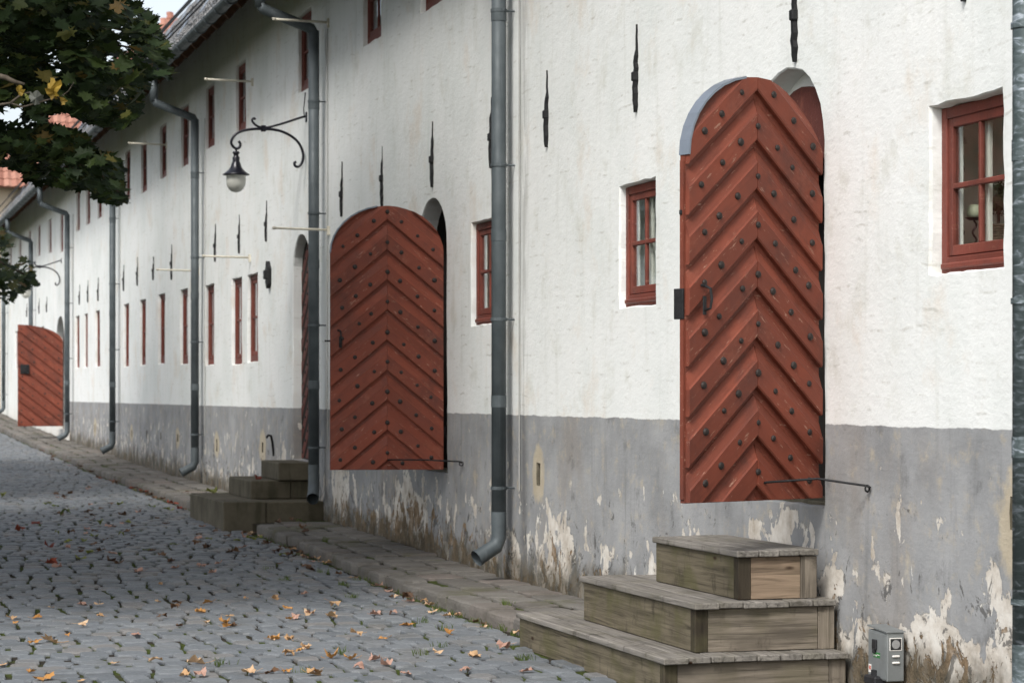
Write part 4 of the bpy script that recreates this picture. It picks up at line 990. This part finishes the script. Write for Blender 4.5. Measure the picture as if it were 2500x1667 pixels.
# a near bare twig with one yellow leaf
o = empty('leafy_twig', ray_at(-40, 262, 11.0)); tag(o, 'near twig with a ragged yellow leaf and a grey curled leaf', 'branch'); B = Vector(o.location)
mb = MB(); T = lambda x, y_, d=11.0: ray_at(x, y_, d) - B
mb.tube([T(-400, 300), T(-40, 262), T(25, 252), T(55, 262), T(110, 246), T(150, 236), T(168, 222), T(180, 201)], [.012, .007, .005, .0045, .004, .003, .0025, .0015], 6)
mb.tube([T(25, 253), T(50, 233), T(72, 226)], [.006, .005, .004], 5); mb.tube([T(-30, 180), T(15, 190), T(35, 200), T(60, 206)], [.014, .013, .011, .006], 6); mb.build('twig', M['twig'], o, smooth=True)
for (x, y_, sz, mn, rz, ry) in ((122, 218, .135, 'yellow_leaf', 1.9, .5), (140, 226, .10, 'yellow_leaf', 4.0, .8), (46, 222, .065, 'yellow_leaf', .6, .9), (150, 248, .05, 'yellow_leaf', 2.2, .5), (88, 240, .085, 'grey_leaf', 3.0, .3), (62, 240, .05, 'green_leaf', 1.0, .6)):
    V_, F_ = leaf_geo(random.Random(int(x)), .5, .3, .45); mb = MB(); mb.add([Vector(v) * sz for v in V_], F_); l_ = mb.build('leaf', M[mn], o, T(x, y_, 10.98)); l_.rotation_euler = (R(75), ry - .5, rz); l_.scale = (1.25, .9, 1) if sz > .09 else (1, 1, 1)

# ------------------------------------------------------------------ fallen leaves
def fallen_mesh(seed, mat, curl):
    rg = random.Random(seed); V_, F_ = leaf_geo(rg, curl, rg.uniform(.0, .3), rg.uniform(.3, .75)); zmin = min(v[2] for v in V_); mb = MB(); mb.add([(x, y_, z - zmin) for x, y_, z in V_], F_)
    mb.tube([(0, -.40, -zmin), (.04, -.62, -zmin + .05), (.02, -.8, -zmin + .12)], .012, 4); return mb.mesh('fallen_leaf', M[mat])
FM = {k: [fallen_mesh(900 + 10 * i + j, k, (.55, .9, .3, 1.2, -.5, .7, -.9, .15)[j]) for j in range(8)] for i, k in enumerate(('tan_leaf', 'pink_leaf', 'orange_leaf', 'red_leaf', 'brown_leaf', 'green_leaf'))}
def gpos(x, y_):                                                 # street point seen at a place of the photograph
    z = 0.0
    for _ in range(6):
        d = FPX * (CAM.z - z) / (y_ - 962); xc = (x - 1250) / FPX * d; X = CAM.x + xc * CA + d * SA; Y = d * CA - xc * SA; z = road_z(-X, Y) if -X > KN else walk_z(-X, Y)
    return X, Y, z
NAMES = dict(tan_leaf='tan', pink_leaf='pale pinkish', orange_leaf='orange', red_leaf='dark red', brown_leaf='brown', green_leaf='yellow-green')
rg = random.Random(77)
def fallen(x, y_, mat, sz, label=None):
    X, Y, z = gpos(x, y_)
    if -X < .05: return
    if any(-X < b[0] + .06 and b[1] - .05 < Y < b[2] + .05 for b in STEP_BOXES): return
    o = link('fallen_leaf', rg.choice(FM[mat]), None, (X, Y, z + .006)); o.rotation_euler = (rg.uniform(-.25, .25), rg.uniform(-.25, .25), rg.uniform(0, 6.28)); o.scale = (sz, sz, sz * rg.uniform(.8, 1.3))
    zone = 'flagged pavement by the wall' if -X < KN else ('sunlit foreground cobbles' if y_ > 1440 else ('cobbles in front of the kerb' if y_ > 1330 else 'shaded cobbles farther up the street'))
    tag(o, label or 'dry %s leaf lying on the %s' % (NAMES[mat], zone), 'leaf', '%s leaves on the %s' % (NAMES[mat], zone))
big = ((895, 1450, 'tan_leaf', .12, 'rounded pale tan leaf standing alone on the foreground cobbles'), (280, 1335, 'tan_leaf', .16, 'long curled tan leaf lying at lower left'), (260, 1548, 'orange_leaf', .15, 'large orange leaf at the bottom edge'),
       (1125, 1462, 'tan_leaf', .15, 'wide tan leaf curled like a boat in the foreground'), (1900, 1190, 'tan_leaf', .13, 'large pale tan leaf on the cobbles left of the kerb'), (280, 790, 'red_leaf', .15, 'upright dark red leaf on the shaded cobbles'), (295, 885, 'red_leaf', .15, 'rust red leaf lying flat below the upright red leaf'), (460, 860, 'green_leaf', .16, 'flat green leaf on the shaded cobbles'))
for x, y_, m_, s_, lb in big: fallen(x / 2.3506, 1000 + y_ / 2.3506, m_, s_, lb)
for q in '200,1340 390,1305 780,1293 470,1122 215,1198 90,1228 65,1200 570,1125 575,1187 480,1250 175,1510 465,1562 1060,1530 1155,1530 1430,1512 1565,1515 1645,1508 1795,1525 905,1105 1015,1122 1005,1150 1190,1112 1150,1165 930,1200 1185,1230 1285,1225 1300,1250 1340,1246 1030,1245 1320,1190 1645,1145 1700,1200 1660,1205 1775,1178 1750,1060 1575,1090 1410,1090 1650,1410 1560,1325 1665,1320 1750,1370 1700,1392 920,1005 295,1140 20,1470 660,1460'.split():
    x, y_ = map(float, q.split(',')); fallen(x / 2.3506, 1000 + y_ / 2.3506, rg.choice(['tan_leaf', 'tan_leaf', 'tan_leaf', 'pink_leaf', 'orange_leaf', 'brown_leaf']), rg.uniform(.055, .12))
for q in '905,1147 1055,1098 1310,1147 1425,1145 1505,1215 1675,1135 1190,1275 1360,1300 885,1355 770,1400 1040,1415 1160,1425 1310,1430 1380,1462 1210,1480 1500,1515 1870,1495 1695,1395 2100,1360 930,1520 680,1300 780,1300 1770,1262 1925,1405 2180,1330 2250,1500'.split():
    x, y_ = map(float, q.split(',')); fallen(400 + x / 2.541, 1050 + y_ / 2.541, rg.choice(['tan_leaf', 'pink_leaf', 'orange_leaf', 'pink_leaf']), rg.uniform(.08, .12))
for q in '1510,1065 905,870 780,700 700,765 880,770'.split():
    x, y_ = map(float, q.split(',')); fallen(400 + x / 2.541, 1050 + y_ / 2.541, 'brown_leaf', rg.uniform(.10, .14))
for q in '275,545 20,505 380,610 580,660 115,700 205,658 870,560 690,548 980,580 1440,745 1360,755'.split():
    x, y_ = map(float, q.split(',')); fallen(x / 2.3506, 1000 + y_ / 2.3506, rg.choice(['green_leaf', 'green_leaf', 'red_leaf']), rg.uniform(.11, .17))
for i in range(120): fallen(rg.uniform(120, 760), rg.uniform(1190, 1390) + rg.uniform(-40, 40), rg.choice(['brown_leaf', 'brown_leaf', 'brown_leaf', 'green_leaf', 'pink_leaf']), rg.uniform(.07, .13))
for i in range(50):                                              # drift of leaves in the gutter along the far kerb
    Y = rg.uniform(31, 56); X = -KN - abs(rg.gauss(.05, .12)); o = link('fallen_leaf', rg.choice(FM[rg.choice(['brown_leaf', 'brown_leaf', 'brown_leaf', 'red_leaf'])]), None, (X, Y, road_z(-X, Y) + .01), rg.uniform(0, 6)); s_ = rg.uniform(.08, .13); o.scale = (s_, s_, s_)
    tag(o, 'brown leaf in the drift along the far kerb', 'leaf', 'leaves drifted along the far kerb')
for i in range(45):
    Y = rg.uniform(15.9, 27.4); X = -KN - abs(rg.gauss(.03, .10)) - .02; o = link('fallen_leaf', rg.choice(FM[rg.choice(['brown_leaf', 'brown_leaf', 'tan_leaf', 'pink_leaf'])]), None, (X, Y, road_z(-X, Y) + .008), rg.uniform(0, 6)); s_ = rg.uniform(.05, .11); o.scale = (s_, s_, s_)
    tag(o, 'dry leaf lying in the gutter along the near kerb', 'leaf', 'leaves in the gutter along the near kerb')
o = link('fallen_leaf', FM['red_leaf'][1], None, (-.62, 28.85, .66)); o.scale = (.14, .14, .14); o.rotation_euler = (1.0, .2, .6); tag(o, 'curled brown-red leaf standing on the middle stone step', 'leaf')
o = link('fallen_leaf', FM['green_leaf'][1], None, (-.95, 30.1, .442)); o.scale = (.2, .2, .2); tag(o, 'yellow leaf on the far end of the lowest stone step', 'leaf')
# grass in the joints
mb = MB(); rg = random.Random(88)
def tuft(X, Y, z, k, hgt):
    for _ in range(k):
        a = rg.uniform(0, 6.28); l_ = hgt * rg.uniform(.5, 1.1); bx_, by_ = X + rg.gauss(0, .03), Y + rg.gauss(0, .03); dx, dy = math.cos(a) * l_ * .45, math.sin(a) * l_ * .45; w_ = .0025
        mb.add([(bx_ - w_, by_, z), (bx_ + w_, by_, z), (bx_ + dx * .5 + w_ * .7, by_ + dy * .5, z + l_ * .7), (bx_ + dx * .5 - w_ * .7, by_ + dy * .5, z + l_ * .7), (bx_ + dx, by_ + dy, z + l_)], [(0, 1, 2, 3), (3, 2, 4)])
for q in '740,930,22 1110,960,30 1230,935,26 640,860,10 1160,1035,22 1820,1075,24 1700,1050,18 1610,1190,16 1920,1190,20 1750,1230,16 2110,1230,16 1590,1385,14 2110,1345,14 2250,1420,24 1720,1340,12 365,1450,18 2120,1080,30 840,1500,10 1100,1375,12 1000,880,18 1000,680,16'.split():
    x, y_, k = map(float, q.split(',')); X, Y, z = gpos(400 + x / 2.541, 1050 + y_ / 2.541); tuft(X, Y, z - .015, int(k), .06)
for i in range(60): n = KN + rg.uniform(.0, .12); Y = rg.uniform(15.7, 27); tuft(-n, Y, road_z(n, Y) - .02, rg.randrange(3, 10), .05)
tag(mb.build('grass', M['grass']), 'thin green grass growing in the joints of the cobbles', 'grass', kind='stuff')

# ------------------------------------------------------------------ the red-roofed house beyond
hs = empty('red_roofed_house', (4, 96, 1.0)); tag(hs, 'house with red hipped tile roof beyond the far end of the warehouse', 'building'); HB = Vector((4, 96, 1.0))
ex0, ex1, ey0, ey1, ez = -.9, 14.0, 82.3, 112.0, 8.6; A1, A2 = Vector((6.55, 88.5, 15.6)), Vector((6.55, 106, 15.6))
mb = MB(); mb.box(ex0 + .6 - 4, ex1 - .6 - 4, ey0 + .5 - 96, ey1 - .5 - 96, -1.5, ez - 1.0 - .001); mb.build('wall', M['cream_wall'], hs)
c = [Vector((ex0, ey0, ez)), Vector((ex1, ey0, ez)), Vector((ex1, ey1, ez)), Vector((ex0, ey1, ez))]
mb = MB(); mb.add([p - HB for p in c + [A1, A2]], [(0, 1, 4), (1, 2, 5, 4), (2, 3, 5), (3, 0, 4, 5), (3, 2, 1, 0)]); rf = mb.build('roof', M['red_tile'], hs)
def red_tiles(o0, ud, vd, clipf, nu, nv, tu, tv):
    nn = ud.cross(vd).normalized(); out = []
    for i in range(nv):
        for j in range(nu):
            p = o0 + ud * (j * tu) + vd * (i * tv); cpt = p + ud * tu * .5 + vd * tv * .5
            if clipf(cpt): out.append((p, cpt))
    return nn, out
ud = Vector((1, 0, 0)); vd = (A1 - Vector((A1.x, ey0, ez))).normalized(); tu, tv = .26, .36
H_ = (A1 - Vector((A1.x, ey0, ez))).length
def ok(p):
    t_ = (p.z - ez) / (A1.z - ez); return 0 < t_ < 1 and ex0 + (A1.x - ex0) * t_ < p.x < ex1 + (A1.x - ex1) * t_
nn, tl = red_tiles(Vector((ex0, ey0, ez)), ud, vd, ok, int((ex1 - ex0) / tu) + 1, int(H_ / tv) + 1, tu, tv)
def tile_geo():
    V = []; F = []; k = 5
    for s_, lift in ((-.03, .05), (tv + .02, .02)):
        for i in range(k): u = tu * i / (k - 1); V.append(ud * u + vd * s_ + nn * (lift + .045 * math.sin(math.pi * i / (k - 1)) ** 2))
    for i in range(k): V.append(ud * (tu * i / (k - 1)) + vd * -.03 + nn * .0)
    for i in range(k - 1): F += [(i, i + 1, k + i + 1, k + i), (2 * k + i, 2 * k + i + 1, i + 1, i)]
    return V, F
TV_, TF_ = tile_geo(); mb = MB(); mb.add(TV_, TF_); tmesh = mb.mesh('roof_tile', M['red_tile'], False)
seen = sorted([(cam_px(c_)[2], i) for i, (p, c_) in enumerate(tl) if in_frame(c_, 0) and cam_px(c_)[0] < 470 - (cam_px(c_)[1]) * .9 + 60])[:300]; pick = {i for _, i in seen}
mb = MB()
for i, (p, c_) in enumerate(tl):
    if i in pick: link('roof_tile', tmesh, rf, p - HB)
    else: mb.add([p - HB + v for v in TV_], TF_)
if mb.v: tag(mb.build('roof_tiles', M['red_tile'], rf), kind='stuff')
mb = MB(); mb.box(-.35, .35, -.35, .35, -1.2, 1.3, .02); mb.box(-.42, .42, -.42, .42, 1.3, 1.45, .02); mb.build('chimney', M['chimney_brick'], rf, ray_at(12, 430, 84) - HB + Vector((0, 0, -.3)))
